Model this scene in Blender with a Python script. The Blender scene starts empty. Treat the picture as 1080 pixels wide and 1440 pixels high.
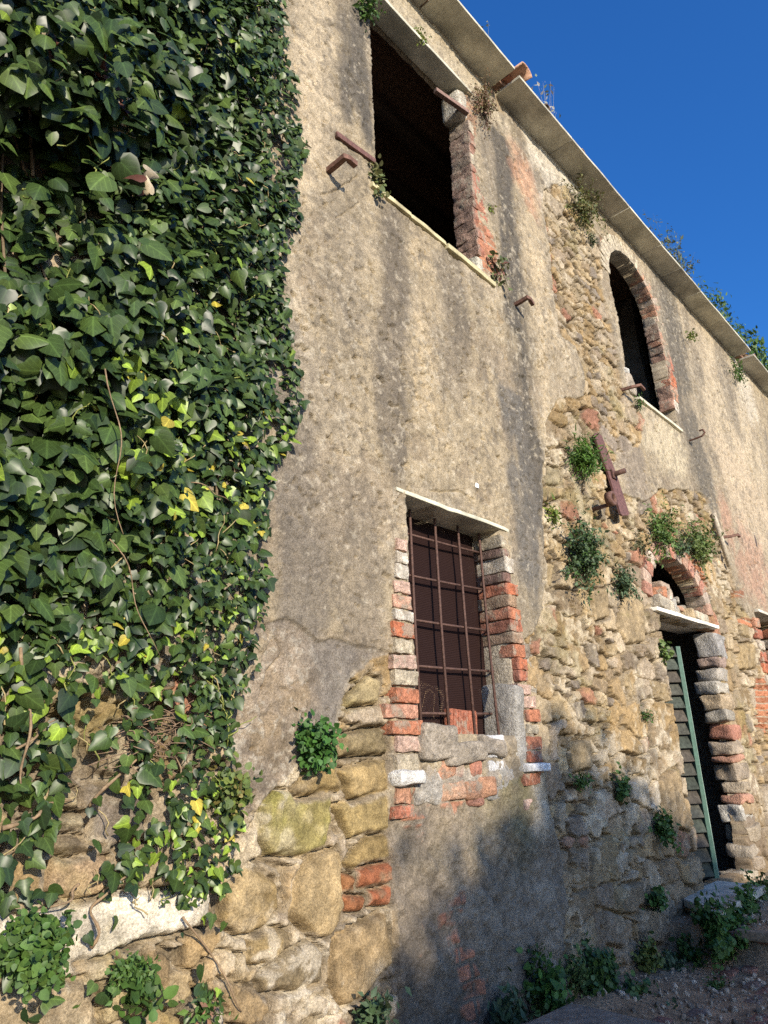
import bpy, math, random
import numpy as np
from mathutils import Matrix, Vector

# ------------------------------------------------------------------ camera, sky, sun, exposure
scene = bpy.context.scene
COL = scene.collection
AX = np.array([[0.67573547, 0.21798513, 0.70417615],
               [-0.73616034, 0.24889776, 0.62937895],
               [-0.03807262, -0.94368024, 0.32866105]])      # rows: along wall, into wall, up (in view axes)
FPX, CX, CY = 1010.0, 540.0, 720.0
CAM = np.array([0.0, -3.0, 1.65])
cam_d = bpy.data.cameras.new("camera")
cam = bpy.data.objects.new("camera", cam_d); COL.objects.link(cam)
cam_d.sensor_width = 36.0; cam_d.sensor_fit = 'AUTO'
cam_d.lens = 36.0 * FPX / 1440.0
cam_d.clip_start = 0.05; cam_d.clip_end = 500.0
M = Matrix.Identity(4)
for i in range(3):
    M[i][0] = AX[i][0]; M[i][1] = -AX[i][1]; M[i][2] = -AX[i][2]; M[i][3] = CAM[i]
cam.matrix_world = M
scene.camera = cam

SUN_EL, SUN_AZ = math.radians(19.0), math.radians(18.0)      # azimuth to the left of the wall's normal
S = np.array([-math.sin(SUN_AZ) * math.cos(SUN_EL), -math.cos(SUN_AZ) * math.cos(SUN_EL), math.sin(SUN_EL)])
world = bpy.data.worlds.new("World"); scene.world = world; world.use_nodes = True
nt = world.node_tree
bg = nt.nodes['Background']
sky = nt.nodes.new('ShaderNodeTexSky'); sky.sky_type = 'NISHITA'; sky.sun_disc = False
sky.sun_elevation = SUN_EL; sky.sun_rotation = math.atan2(S[0], S[1])
sky.air_density = 1.2; sky.dust_density = 1.5; sky.ozone_density = 9.0
hs = nt.nodes.new('ShaderNodeHueSaturation'); hs.inputs['Saturation'].default_value = 1.09; hs.inputs['Hue'].default_value = 0.506
nt.links.new(sky.outputs[0], hs.inputs['Color']); nt.links.new(hs.outputs[0], bg.inputs[0]); bg.inputs[1].default_value = 0.15
sun_d = bpy.data.lights.new("sun", 'SUN'); sun_d.energy = 3.95; sun_d.angle = math.radians(0.5)
sun_d.color = (1.0, 0.885, 0.715)
sun = bpy.data.objects.new("sun", sun_d); COL.objects.link(sun)
sun.rotation_euler = Vector(S).to_track_quat('Z', 'Y').to_euler()
sun.location = (0, -20, 15)
scene.view_settings.view_transform = 'Standard'; scene.view_settings.look = 'None'
scene.view_settings.exposure = 0.72; scene.view_settings.gamma = 1.0
scene.render.engine = 'CYCLES'
scene.cycles.max_bounces = 8; scene.cycles.transparent_max_bounces = 12
scene.cycles.use_denoising = False

# ------------------------------------------------------------------ survey helpers: photo point -> place in the world
def ray(px, py):
    v = np.array([(px - CX) / FPX, (py - CY) / FPX, 1.0]); return AX @ v
def W(px, py, y=0.0):                       # point on the vertical plane y
    d = ray(px, py); t = (y - CAM[1]) / d[1]; return (CAM[0] + d[0] * t, CAM[2] + d[2] * t)
def P3(px, py, y=0.0):
    a = W(px, py, y); return np.array([a[0], y, a[1]])
def WP(pts, y=0.0): return np.array([W(a, b, y) for a, b in pts])

# ------------------------------------------------------------------ noise
def _h(ix, iz, seed):
    n = (ix.astype(np.int64) * 374761393 + iz.astype(np.int64) * 668265263 + seed * 1442695041) & 0x7fffffff
    n = ((n ^ (n >> 13)) * 1274126177) & 0x7fffffff
    n = ((n ^ (n >> 16)) * 1103515245) & 0x7fffffff
    return ((n ^ (n >> 11)) & 0xffffff) / float(0xffffff)
def vnoise(x, z, seed=0):
    ix = np.floor(x); iz = np.floor(z); fx = x - ix; fz = z - iz
    ux = fx * fx * (3 - 2 * fx); uz = fz * fz * (3 - 2 * fz)
    a = _h(ix, iz, seed); b = _h(ix + 1, iz, seed); c = _h(ix, iz + 1, seed); d = _h(ix + 1, iz + 1, seed)
    return (a + (b - a) * ux) + ((c + (d - c) * ux) - (a + (b - a) * ux)) * uz
def fbm(x, z, scale, octv=4, seed=0, gain=0.5):          # about -1..1
    s = np.zeros_like(x); amp = 1.0; tot = 0.0; f = 1.0 / scale
    for o in range(octv):
        s += amp * (vnoise(x * f + 17.3 * o, z * f - 9.1 * o, seed + o * 31) * 2 - 1); tot += amp; amp *= gain; f *= 2.03
    return s / tot * 1.5
def sstep(a, b, x):
    t = np.clip((x - a) / (b - a), 0, 1); return t * t * (3 - 2 * t)
def lerp(a, b, t): return a + (b - a) * t
def poly_sd(x, z, poly, margin=0.6):                     # signed distance, positive inside
    poly = np.asarray(poly, float)
    out = np.full(x.shape, -margin)
    m = (x > poly[:, 0].min() - margin) & (x < poly[:, 0].max() + margin) & (z > poly[:, 1].min() - margin) & (z < poly[:, 1].max() + margin)
    px = x[m]; pz = z[m]
    if px.size == 0: return out
    d = np.full(px.shape, 1e9); ins = np.zeros(px.shape, bool)
    n = len(poly)
    for i in range(n):
        ax, az = poly[i]; bx, bz = poly[(i + 1) % n]
        ex, ez = bx - ax, bz - az
        t = np.clip(((px - ax) * ex + (pz - az) * ez) / max(ex * ex + ez * ez, 1e-12), 0, 1)
        d = np.minimum(d, np.hypot(px - ax - t * ex, pz - az - t * ez))
        if abs(ez) > 1e-12:
            c = (az > pz) != (bz > pz)
            ins ^= c & (px < ex * (pz - az) / ez + ax)
    out[m] = np.maximum(np.where(ins, d, -d), -margin)
    return out
def line_d(x, z, pts, margin=0.4):
    pts = np.asarray(pts, float); out = np.full(x.shape, margin)
    m = (x > pts[:, 0].min() - margin) & (x < pts[:, 0].max() + margin) & (z > pts[:, 1].min() - margin) & (z < pts[:, 1].max() + margin)
    px = x[m]; pz = z[m]; d = np.full(px.shape, margin)
    for i in range(len(pts) - 1):
        ax, az = pts[i]; ex, ez = pts[i + 1] - pts[i]
        t = np.clip(((px - ax) * ex + (pz - az) * ez) / max(ex * ex + ez * ez, 1e-12), 0, 1)
        d = np.minimum(d, np.hypot(px - ax - t * ex, pz - az - t * ez))
    out[m] = d
    return out
C_ = lambda *a: np.array(a, float)

# ------------------------------------------------------------------ materials (all node based; base colour per piece comes from the mesh)
def material(name, rough=0.9, var=0.25, vscale=25.0, bump=0.4, bscale=60.0, bdist=0.01, spec=0.3, metallic=0.0, translucent=0.0, speckle=0.0, spscale=62.0, smear=0.0):
    m = bpy.data.materials.new(name); m.use_nodes = True
    n = m.node_tree.nodes; l = m.node_tree.links
    b = n['Principled BSDF']; out = n['Material Output']
    b.inputs['Roughness'].default_value = rough; b.inputs['Metallic'].default_value = metallic
    b.inputs['Specular IOR Level'].default_value = spec
    at = n.new('ShaderNodeAttribute'); at.attribute_name = 'Col'
    tc = n.new('ShaderNodeTexCoord')
    nz = n.new('ShaderNodeTexNoise'); nz.inputs['Scale'].default_value = vscale; nz.inputs['Detail'].default_value = 6; nz.inputs['Roughness'].default_value = 0.65
    l.new(tc.outputs['Object'], nz.inputs['Vector'])
    mr = n.new('ShaderNodeMapRange'); mr.inputs[1].default_value = 0.36; mr.inputs[2].default_value = 0.64
    mr.inputs[3].default_value = 1 - var; mr.inputs[4].default_value = 1 + var
    l.new(nz.outputs['Fac'], mr.inputs[0])
    vm = n.new('ShaderNodeVectorMath'); vm.operation = 'SCALE'
    l.new(at.outputs['Color'], vm.inputs[0]); l.new(mr.outputs[0], vm.inputs['Scale'])
    col = vm.outputs[0]
    if speckle > 0:
        n2 = n.new('ShaderNodeTexNoise'); n2.inputs['Scale'].default_value = spscale; n2.inputs['Detail'].default_value = 5; n2.inputs['Roughness'].default_value = 0.7
        l.new(tc.outputs['Object'], n2.inputs['Vector'])
        m2 = n.new('ShaderNodeMapRange'); m2.inputs[1].default_value = 0.38; m2.inputs[2].default_value = 0.62
        m2.inputs[3].default_value = 1 - speckle; m2.inputs[4].default_value = 1 + speckle
        l.new(n2.outputs['Fac'], m2.inputs[0])
        v2 = n.new('ShaderNodeVectorMath'); v2.operation = 'SCALE'
        l.new(col, v2.inputs[0]); l.new(m2.outputs[0], v2.inputs['Scale']); col = v2.outputs[0]
    if smear > 0:                                       # mortar and lime left on the pieces
        n4 = n.new('ShaderNodeTexNoise'); n4.inputs['Scale'].default_value = 8; n4.inputs['Detail'].default_value = 8; n4.inputs['Roughness'].default_value = 0.7
        l.new(tc.outputs['Object'], n4.inputs['Vector'])
        m4 = n.new('ShaderNodeMapRange'); m4.inputs[1].default_value = 0.52; m4.inputs[2].default_value = 0.60; m4.inputs[3].default_value = 0; m4.inputs[4].default_value = smear
        l.new(n4.outputs['Fac'], m4.inputs[0])
        x4 = n.new('ShaderNodeMixRGB'); x4.inputs[2].default_value = (.38, .32, .24, 1)
        l.new(m4.outputs[0], x4.inputs[0]); l.new(col, x4.inputs[1]); col = x4.outputs[0]
    l.new(col, b.inputs['Base Color'])
    if bump > 0:
        nb = n.new('ShaderNodeTexNoise'); nb.inputs['Scale'].default_value = bscale; nb.inputs['Detail'].default_value = 6; nb.inputs['Roughness'].default_value = 0.7
        l.new(tc.outputs['Object'], nb.inputs['Vector'])
        bp = n.new('ShaderNodeBump'); bp.inputs['Strength'].default_value = bump; bp.inputs['Distance'].default_value = bdist
        l.new(nb.outputs['Fac'], bp.inputs['Height']); l.new(bp.outputs[0], b.inputs['Normal'])
    if translucent > 0:
        tr = n.new('ShaderNodeBsdfTranslucent'); l.new(col, tr.inputs['Color'])
        mx = n.new('ShaderNodeMixShader'); mx.inputs[0].default_value = translucent
        l.new(b.outputs[0], mx.inputs[1]); l.new(tr.outputs[0], mx.inputs[2]); l.new(mx.outputs[0], out.inputs['Surface'])
    return m
MAT = dict(
    wall=material('weathered_wall', 0.93, 0.20, 16, 0.65, 78, 0.020, 0.2, speckle=0.32, spscale=105),
    brick=material('old_brick', 0.92, 0.34, 24, 1.0, 55, 0.025, 0.2, speckle=0.25, spscale=80, smear=0.8),
    stone=material('rough_stone', 0.9, 0.28, 14, 1.0, 40, 0.03, 0.25, speckle=0.25, spscale=80),
    marble=material('grey_marble_slab', 0.8, 0.30, 3.2, 0.12, 40, 0.003, 0.25, speckle=0.1),
    rust=material('rusty_iron', 0.75, 0.35, 40, 0.4, 120, 0.003, 0.4, 0.25),
    wood=material('weathered_wood', 0.85, 0.35, 30, 0.4, 70, 0.004, 0.25),
    paint=material('chipped_paint', 0.6, 0.22, 30, 0.25, 80, 0.002, 0.4),
    tile=material('terracotta', 0.9, 0.3, 18, 0.4, 70, 0.006, 0.2),
    dark=material('dim_room_plaster', 0.95, 0.3, 4, 0.3, 20, 0.02, 0.1),
    soil=material('bare_earth', 0.95, 0.35, 9, 0.8, 45, 0.03, 0.15, speckle=0.3),
    ivy=material('ivy_leaf', 0.40, 0.14, 30, 0.0, 1, 0.0, 0.38, translucent=0.12),
    leaf=material('small_leaf', 0.55, 0.2, 30, 0.0, 1, 0.0, 0.35, translucent=0.2),
    bark=material('ivy_stem', 0.9, 0.3, 40, 0.4, 90, 0.004, 0.2),
)

def leaf_veins(m):                                      # pale midrib and side veins from the leaf's own coordinates
    n = m.node_tree.nodes; l = m.node_tree.links; b = n['Principled BSDF']; src = b.inputs['Base Color'].links[0].from_socket
    at = n.new('ShaderNodeAttribute'); at.attribute_name = 'leaf'
    sp = n.new('ShaderNodeSeparateXYZ'); l.new(at.outputs['Vector'], sp.inputs[0])
    def mt(op, a, b_=None, c=None):
        k = n.new('ShaderNodeMath'); k.operation = op
        for i, v in enumerate((a, b_, c)):
            if v is None: continue
            if isinstance(v, (int, float)): k.inputs[i].default_value = v
            else: l.new(v, k.inputs[i])
        return k.outputs[0]
    au = mt('ABSOLUTE', sp.outputs[0])
    mid = mt('SUBTRACT', 1.0, mt('MULTIPLY', au, 22.0))
    lat = mt('ABSOLUTE', mt('SUBTRACT', mt('FRACT', mt('MULTIPLY', mt('SUBTRACT', sp.outputs[1], mt('MULTIPLY', au, 1.1)), 3.6)), .5))
    lat = mt('SUBTRACT', .7, mt('MULTIPLY', lat, 7.0))
    v = mt('MAXIMUM', mt('MAXIMUM', mid, lat), 0.0)
    sc = n.new('ShaderNodeVectorMath'); sc.operation = 'SCALE'; l.new(src, sc.inputs[0]); l.new(mt('MULTIPLY_ADD', v, .75, 1.0), sc.inputs['Scale'])
    l.new(sc.outputs[0], b.inputs['Base Color'])
leaf_veins(MAT['ivy'])

# ------------------------------------------------------------------ mesh building
def make_mesh(name, V, quads, cols, mat, parent=None, smooth=True, tris=None):
    me = bpy.data.meshes.new(name)
    V = np.asarray(V, np.float32); nq = 0 if quads is None else len(quads); ntri = 0 if tris is None else len(tris)
    me.vertices.add(len(V)); me.vertices.foreach_set('co', V.ravel())
    loops = []
    if nq: loops.append(np.asarray(quads, np.int32).ravel())
    if ntri: loops.append(np.asarray(tris, np.int32).ravel())
    L = np.concatenate(loops)
    me.loops.add(len(L)); me.loops.foreach_set('vertex_index', L)
    st = np.concatenate([np.arange(nq, dtype=np.int32) * 4, nq * 4 + np.arange(ntri, dtype=np.int32) * 3])
    me.polygons.add(nq + ntri); me.polygons.foreach_set('loop_start', st)
    me.polygons.foreach_set('loop_total', np.concatenate([np.full(nq, 4, np.int32), np.full(ntri, 3, np.int32)]))
    me.polygons.foreach_set('use_smooth', np.full(nq + ntri, smooth))
    a = me.attributes.new('Col', 'FLOAT_COLOR', 'POINT')
    c = np.ones((len(V), 4), np.float32); c[:, :3] = cols
    a.data.foreach_set('color', c.ravel())
    me.update(calc_edges=True); me.validate()
    me.materials.append(mat)
    o = bpy.data.objects.new(name, me); COL.objects.link(o)
    if parent is not None: o.parent = parent
    return o
def n3(p, s, seed):
    return (vnoise(p[:, 0] * s + p[:, 2] * s * .71, p[:, 1] * s - p[:, 2] * s * .53, seed) + vnoise(p[:, 2] * s + 5.2, p[:, 0] * s * .8 - p[:, 1] * s * .6, seed + 7)) - 1
def _cube_template(k):
    lin = np.concatenate([[-1, -.88], np.linspace(-.5, .5, max(k - 4, 1)), [.88, 1]]); m = len(lin)
    u, v = np.meshgrid(lin, lin, indexing='ij'); u = u.ravel(); v = v.ravel(); o = np.ones_like(u)
    f = [(o, u, v), (-o, v, u), (v, o, u), (u, -o, v), (u, v, o), (v, u, -o)]
    P = np.concatenate([np.stack(a, 1) for a in f])
    q = []
    for fi in range(6):
        for i in range(m - 1):
            for j in range(m - 1):
                b = fi * m * m + i * m + j
                q.append((b, b + m, b + m + 1, b + 1))
    return P, np.array(q)
_T = {k: _cube_template(k) for k in (5, 7, 11)}
class MB:
    def __init__(s): s.v = []; s.q = []; s.c = []; s.n = 0
    def add(s, V, Q, col):
        V = np.asarray(V, float); s.v.append(V); s.q.append(np.asarray(Q) + s.n); s.n += len(V)
        c = np.asarray(col, float); s.c.append(np.broadcast_to(c, (len(V), 3)) if c.ndim == 1 else c); return s
    def block(s, cen, size, col, rot=(0, 0, 0), r=0.012, jit=0.006, seed=0, k=5, nscale=14.0, cvar=0.18, shear=0.0, grime=None):
        P, Q = _T[k]; h = np.array(size) / 2.0; r = min(r, h.min() * .9)
        p = P * h; inner = np.clip(p, -(h - r), h - r); d = p - inner
        ln = np.linalg.norm(d, axis=1, keepdims=True); p = inner + d / np.maximum(ln, 1e-9) * np.minimum(ln, r)
        rng = np.random.RandomState(seed + 11)
        if shear: p = p * (1 + shear * (rng.rand(3) - .5) * np.sign(p[:, [1, 2, 0]]))
        q = p + rng.rand(3) * 50
        nn = np.stack([n3(q, nscale, seed), n3(q + 9, nscale, seed + 1), n3(q + 21, nscale, seed + 2)], 1)
        p = p + nn * jit
        Rm = np.array(Matrix.Rotation(rot[2], 3, 'Z') @ Matrix.Rotation(rot[1], 3, 'Y') @ Matrix.Rotation(rot[0], 3, 'X'))
        cc = np.asarray(col, float) * (1 + cvar * n3(q, nscale * .8, seed + 5)[:, None])
        if grime is not None:
            kk = sstep(-h[0] + .03, -h[0] + .012, P[:, 0] * h[0] + .012 * n3(q, 30.0, seed + 8))[:, None]
            cc = lerp(cc, np.array(grime)[None] * (1 + .4 * n3(q, 12.0, seed + 6)[:, None]), kk * .85)
        return s.add(p @ Rm.T + np.array(cen), Q, np.clip(cc, .003, .95))
    def tube(s, pts, rad, col, seg=7, square=False):
        pts = np.asarray(pts, float); n = len(pts); rad = np.broadcast_to(rad, (n,)) if np.ndim(rad) == 0 else np.asarray(rad)
        if square: seg = 4
        V = []; t0 = None
        for i in range(n):
            t = pts[min(i + 1, n - 1)] - pts[max(i - 1, 0)]; t = t / (np.linalg.norm(t) + 1e-12)
            if t0 is None:
                a = np.array([0, 0, 1.0]) if abs(t[2]) < .9 else np.array([1.0, 0, 0])
            else: a = u
            u = a - t * (a @ t); u /= np.linalg.norm(u) + 1e-12; w = np.cross(t, u); t0 = t
            an = (np.arange(seg) + (.5 if square else 0)) * 2 * math.pi / seg; rr = rad[i] * (1.414 if square else 1)
            V.append(pts[i] + rr * (np.cos(an)[:, None] * u + np.sin(an)[:, None] * w))
        V.append(pts[:1] + 0 * V[0][:1]); V.append(pts[-1:])
        V = np.concatenate(V); Q = []
        for i in range(n - 1):
            for j in range(seg):
                Q.append((i * seg + j, i * seg + (j + 1) % seg, (i + 1) * seg + (j + 1) % seg, (i + 1) * seg + j))
        a, b = n * seg, n * seg + 1
        for j in range(0, seg, 1):
            if j % 2 == 0:
                Q.append((a, (j + 2) % seg if seg % 2 == 0 else (j + 1) % seg, (j + 1) % seg if seg % 2 == 0 else (j + 1) % seg, j)) if seg % 2 == 0 else None
                Q.append((b, (n - 1) * seg + j, (n - 1) * seg + (j + 1) % seg, (n - 1) * seg + (j + 2) % seg)) if seg % 2 == 0 else None
        return s.add(V, Q, col)
    def prism(s, poly, z0, z1, col):                   # polygon (x, y) between two heights, top as a fan of quads
        poly = np.asarray(poly, float); n = len(poly); c = poly.mean(0)
        ring = lambda z, k: np.column_stack([c + (poly - c) * k, np.full(n, z)])
        V = np.concatenate([ring(z0, .96), ring(z0, 1), ring(z1 - .008, 1), ring(z1, .985), [[c[0], c[1], z1]], [[c[0], c[1], z0]]]); Q = []
        for k in range(3):
            for j in range(n): Q.append((k * n + j, k * n + (j + 1) % n, (k + 1) * n + (j + 1) % n, (k + 1) * n + j))
        for j in range(0, n, 2): Q.append((4 * n, 3 * n + j, 3 * n + (j + 1) % n, 3 * n + (j + 2) % n))
        return s.add(V, Q, col)
    def build(s, name, mat, parent=None, smooth=True):
        return make_mesh(name, np.concatenate(s.v), np.concatenate(s.q), np.concatenate(s.c), mat, parent, smooth)
def tag(o, label=None, cat=None, group=None, kind=None):
    if label: o['label'] = label
    if cat: o['category'] = cat
    if group: o['group'] = group
    if kind: o['kind'] = kind
    return o
def empty(name, loc, label=None, cat=None, group=None):
    o = bpy.data.objects.new(name, None); COL.objects.link(o); o.location = loc; o.empty_display_size = .1
    return tag(o, label, cat, group)
def attach(o, root):                                    # keep world placement under a root that stands elsewhere
    o.parent = root; o.matrix_parent_inverse = Matrix.Translation(-Vector(root.location)); return o

# ------------------------------------------------------------------ the house
house = empty('old_house', (0, 0, 0), 'abandoned two storey rubble stone farmhouse with stained peeling plaster and empty windows', 'house')

# openings in the front, outlines on the wall plane
UW = np.array([(3.415, 5.93), (3.42, 8.22), (4.87, 8.22), (4.86, 7.3), (4.85, 5.93)])
arc = [(8.78 + .775 * math.cos(a), 7.62 + .69 * math.sin(a)) for a in np.linspace(math.pi, 0, 17)]
AW = np.array([(8.02, 5.86)] + arc + [(9.57, 5.86)])
W1 = np.array([(3.585, 1.80), (3.585, 3.39), (4.72, 3.38), (4.80, 2.4), (4.80, 1.80)])
DW = np.array([(7.84, 0.36), (7.80, 1.5), (7.80, 3.06), (9.52, 3.06), (9.44, 1.6), (9.24, 0.36)])
nar = [(8.48 + .84 * math.cos(a), 3.24 + .56 * math.sin(a)) for a in np.linspace(math.pi, 0, 13)]
NI = np.array([(7.66, 3.16)] + nar + [(9.32, 3.16)])
RW = np.array([(11.40, 1.0), (11.45, 3.52), (12.75, 3.52), (12.75, 1.0)])
OPEN = [(UW, .22), (AW, .20), (W1, .34), (DW, .16), (NI, .20), (RW, .45)]

def build_wall():
    xs = np.concatenate([np.arange(-1.6, .4, .03), np.arange(.4, 7.0, .0086), np.arange(7.0, 10.0, .013), np.arange(10.0, 18.2, .03)])
    zs = np.concatenate([np.arange(-.3, 4.6, .0092), np.arange(4.6, 8.84, .0112)])
    X, Z = np.meshgrid(xs, zs, indexing='ij'); shp = X.shape; x = X.ravel(); z = Z.ravel()
    # ragged versions of the coordinates, for broken edges
    w1 = fbm(x, z, .45, 5, 1); w2 = fbm(x, z, .45, 5, 2)
    xr = x + .055 * w1; zr = z + .055 * w2
    f_big = fbm(x, z, 1.3, 4, 3); f_mid = fbm(x, z, .35, 4, 4); f_fine = fbm(x, z, .07, 4, 5); f_mic = fbm(x, z, .028, 3, 6, .6)
    vst = fbm(x, z * .12, .16, 5, 8)                       # vertical run-off streaks
    # ---- zones
    A = WP([(318, 1235), (330, 1180), (365, 1122), (412, 1090), (432, 1060), (476, 1030), (480, 975), (495, 955), (528, 932), (553, 925), (548, 1130), (556, 1300), (556, 1500), (-200, 1640), (-100, 1000), (100, 950), (200, 930), (290, 950), (322, 1000), (325, 1100), (335, 1170)])
    Gz = WP([(300, 1010), (345, 950), (372, 905), (350, 880), (395, 870), (440, 905), (480, 905), (548, 925), (490, 965), (478, 1030), (430, 1062), (412, 1092), (365, 1124), (330, 1182), (305, 1240)])
    B = np.concatenate([WP([(762, 268), (795, 262), (832, 315), (852, 345), (847, 400), (868, 500), (876, 545), (893, 562), (905, 590), (900, 632), (863, 634), (862, 690), (900, 704), (925, 690), (958, 688), (985, 688), (1001, 720), (1014, 757), (1026, 797), (1040, 850), (1058, 870)]),
                        [(11.45, 2.6), (18.5, 2.4), (18.5, -.5), (5.1, -.5)],
                        WP([(790, 1380), (792, 1250), (776, 1150), (766, 1085), (745, 1010), (728, 905), (745, 888), (762, 860), (770, 800), (763, 740), (761, 690), (765, 600), (785, 560), (819, 558), (820, 521), (807, 487), (783, 472), (774, 416), (766, 322)])])
    Cz = WP([(553, 1090), (600, 1095), (700, 1095), (760, 1085), (776, 1150), (795, 1250), (792, 1460), (550, 1500), (556, 1300), (546, 1180)])
    sA = poly_sd(xr, zr, A); sB = poly_sd(xr, zr, B); sC = poly_sd(xr, zr, Cz); sG = poly_sd(xr, zr, Gz)
    stone_m = np.maximum(sA, sB)
    # odd small plaster losses elsewhere
    holes = fbm(x, z, .5, 5, 12) - .93
    # ---- rubble
    def rubble(cw, ch, seed, wamp):
        wx = x + wamp * fbm(x, z, .3, 4, seed + 50); wz = z + wamp * .8 * fbm(x, z, .3, 4, seed + 60)
        r0 = np.floor(wz / ch); F1 = np.full(x.shape, 9.); F2 = np.full(x.shape, 9.); idv = np.zeros(x.shape); cxx = np.zeros(x.shape); czz = np.zeros(x.shape)
        for dr in (-1, 0, 1):
            rr = r0 + dr; off = _h(rr, rr * 0 + 3, seed) * cw; c0 = np.floor((wx - off) / cw)
            for dc in (-1, 0, 1):
                cc = c0 + dc
                a = _h(cc, rr, seed + 1); b = _h(cc, rr, seed + 2); g = _h(cc, rr, seed + 3)
                px = (cc + .5 + .62 * (a - .5)) * cw + off; pz = (rr + .5 + .5 * (b - .5)) * ch
                ta = .5 * (_h(cc, rr, seed + 4) - .5)
                ux = (wx - px) / cw; uz = (wz - pz) / ch
                ux, uz = ux + ta * uz, uz - ta * ux
                d = (np.abs(ux) ** 2.6 + np.abs(uz) ** 2.6) ** (1 / 2.6) * (.72 + .6 * g)
                lt = d < F1
                F2 = np.where(lt, F1, np.minimum(F2, d))
                idv = np.where(lt, _h(cc, rr, seed + 9), idv); cxx = np.where(lt, ux, cxx); czz = np.where(lt, uz, czz)
                F1 = np.where(lt, d, F1)
        return idv, (F2 - F1) * min(cw, ch) * .5, cxx, czz
    i1, e1, u1, v1 = rubble(.40, .235, 100, .09); i2, e2, u2, v2 = rubble(.22, .12, 200, .06)
    pick = fbm(x, z, .8, 3, 15) > .40
    sid = np.where(pick, i2, i1); se = np.where(pick, e2, e1); su = np.where(pick, u2, u1); sv = np.where(pick, v2, v1)
    r = lambda k: (np.modf(sid * 7919.13 * (k + 1.37))[0])
    sh = -.002 + .022 * (r(1) - .45) + .030 * (su * (r(2) - .5) + sv * (r(3) - .5))
    # stone faces: chipped, with a few facets
    facet = np.abs(fbm(x + r(4) * 31, z + r(5) * 17, .17, 4, 19)) * .015 - .007 + .004 * f_mic
    prof = sstep(.004, .014, se + .012 * f_fine + .005 * f_mic - .010 * sstep(.0, .8, fbm(x, z, .5, 3, 28)))
    pal = np.array([(.43, .32, .17), (.37, .27, .135), (.46, .375, .235), (.31, .25, .17), (.40, .335, .235), (.50, .42, .285), (.27, .23, .175), (.36, .28, .17), (.45, .355, .20), (.36, .19, .12)])
    pi = np.minimum((r(6) * 1.0 * len(pal)).astype(int), len(pal) - 1)
    pi = np.where((pi == 9) & (r(8) < .6), 1, pi)
    scol = pal[pi] * (.8 + .45 * r(7))[:, None]
    scol = scol * C_(.98, 1.0, 1.12)[None] * (1 + .20 * fbm(x + r(9) * 9, z, .12, 5, 23, .6) + .12 * f_fine + .12 * f_mic)[:, None]
    scol = lerp(scol, C_(.30, .26, .20)[None], (sstep(.2, .7, fbm(x, z, .2, 5, 34, .6)) * .5)[:, None])
    mort = lerp(-.026, .004, sstep(-.35, .65, fbm(x, z, .7, 5, 27))) + .005 * f_mid + .007 * f_fine + .006 * f_mic
    mcol = C_(.345, .29, .21)[None] * (1 + .28 * f_mid + .28 * f_fine + .2 * f_mic)[:, None]
    mcol = lerp(mcol, C_(.62, .57, .47)[None], (sstep(.35, .6, f_mic + .5 * f_fine) * .5)[:, None])
    mcol = lerp(mcol, C_(.22, .19, .16)[None], (sstep(.1, .7, fbm(x, z, .4, 4, 31)) * .5)[:, None])
    crev = sstep(.020, .006, se + .006 * f_fine) * sstep(-.25, .25, fbm(x, z, .33, 4, 29) + .38)
    rdg = np.abs(fbm(x + .3, z * 1.25, .26, 5, 32, .6)); cut = sstep(.055, .015, rdg) * sstep(-.1, .3, fbm(x, z, .6, 3, 33))
    stone_h = lerp(mort - .06 * crev, sh + facet, prof) + .006 * f_fine + .004 * f_mic - .035 * cut
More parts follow.
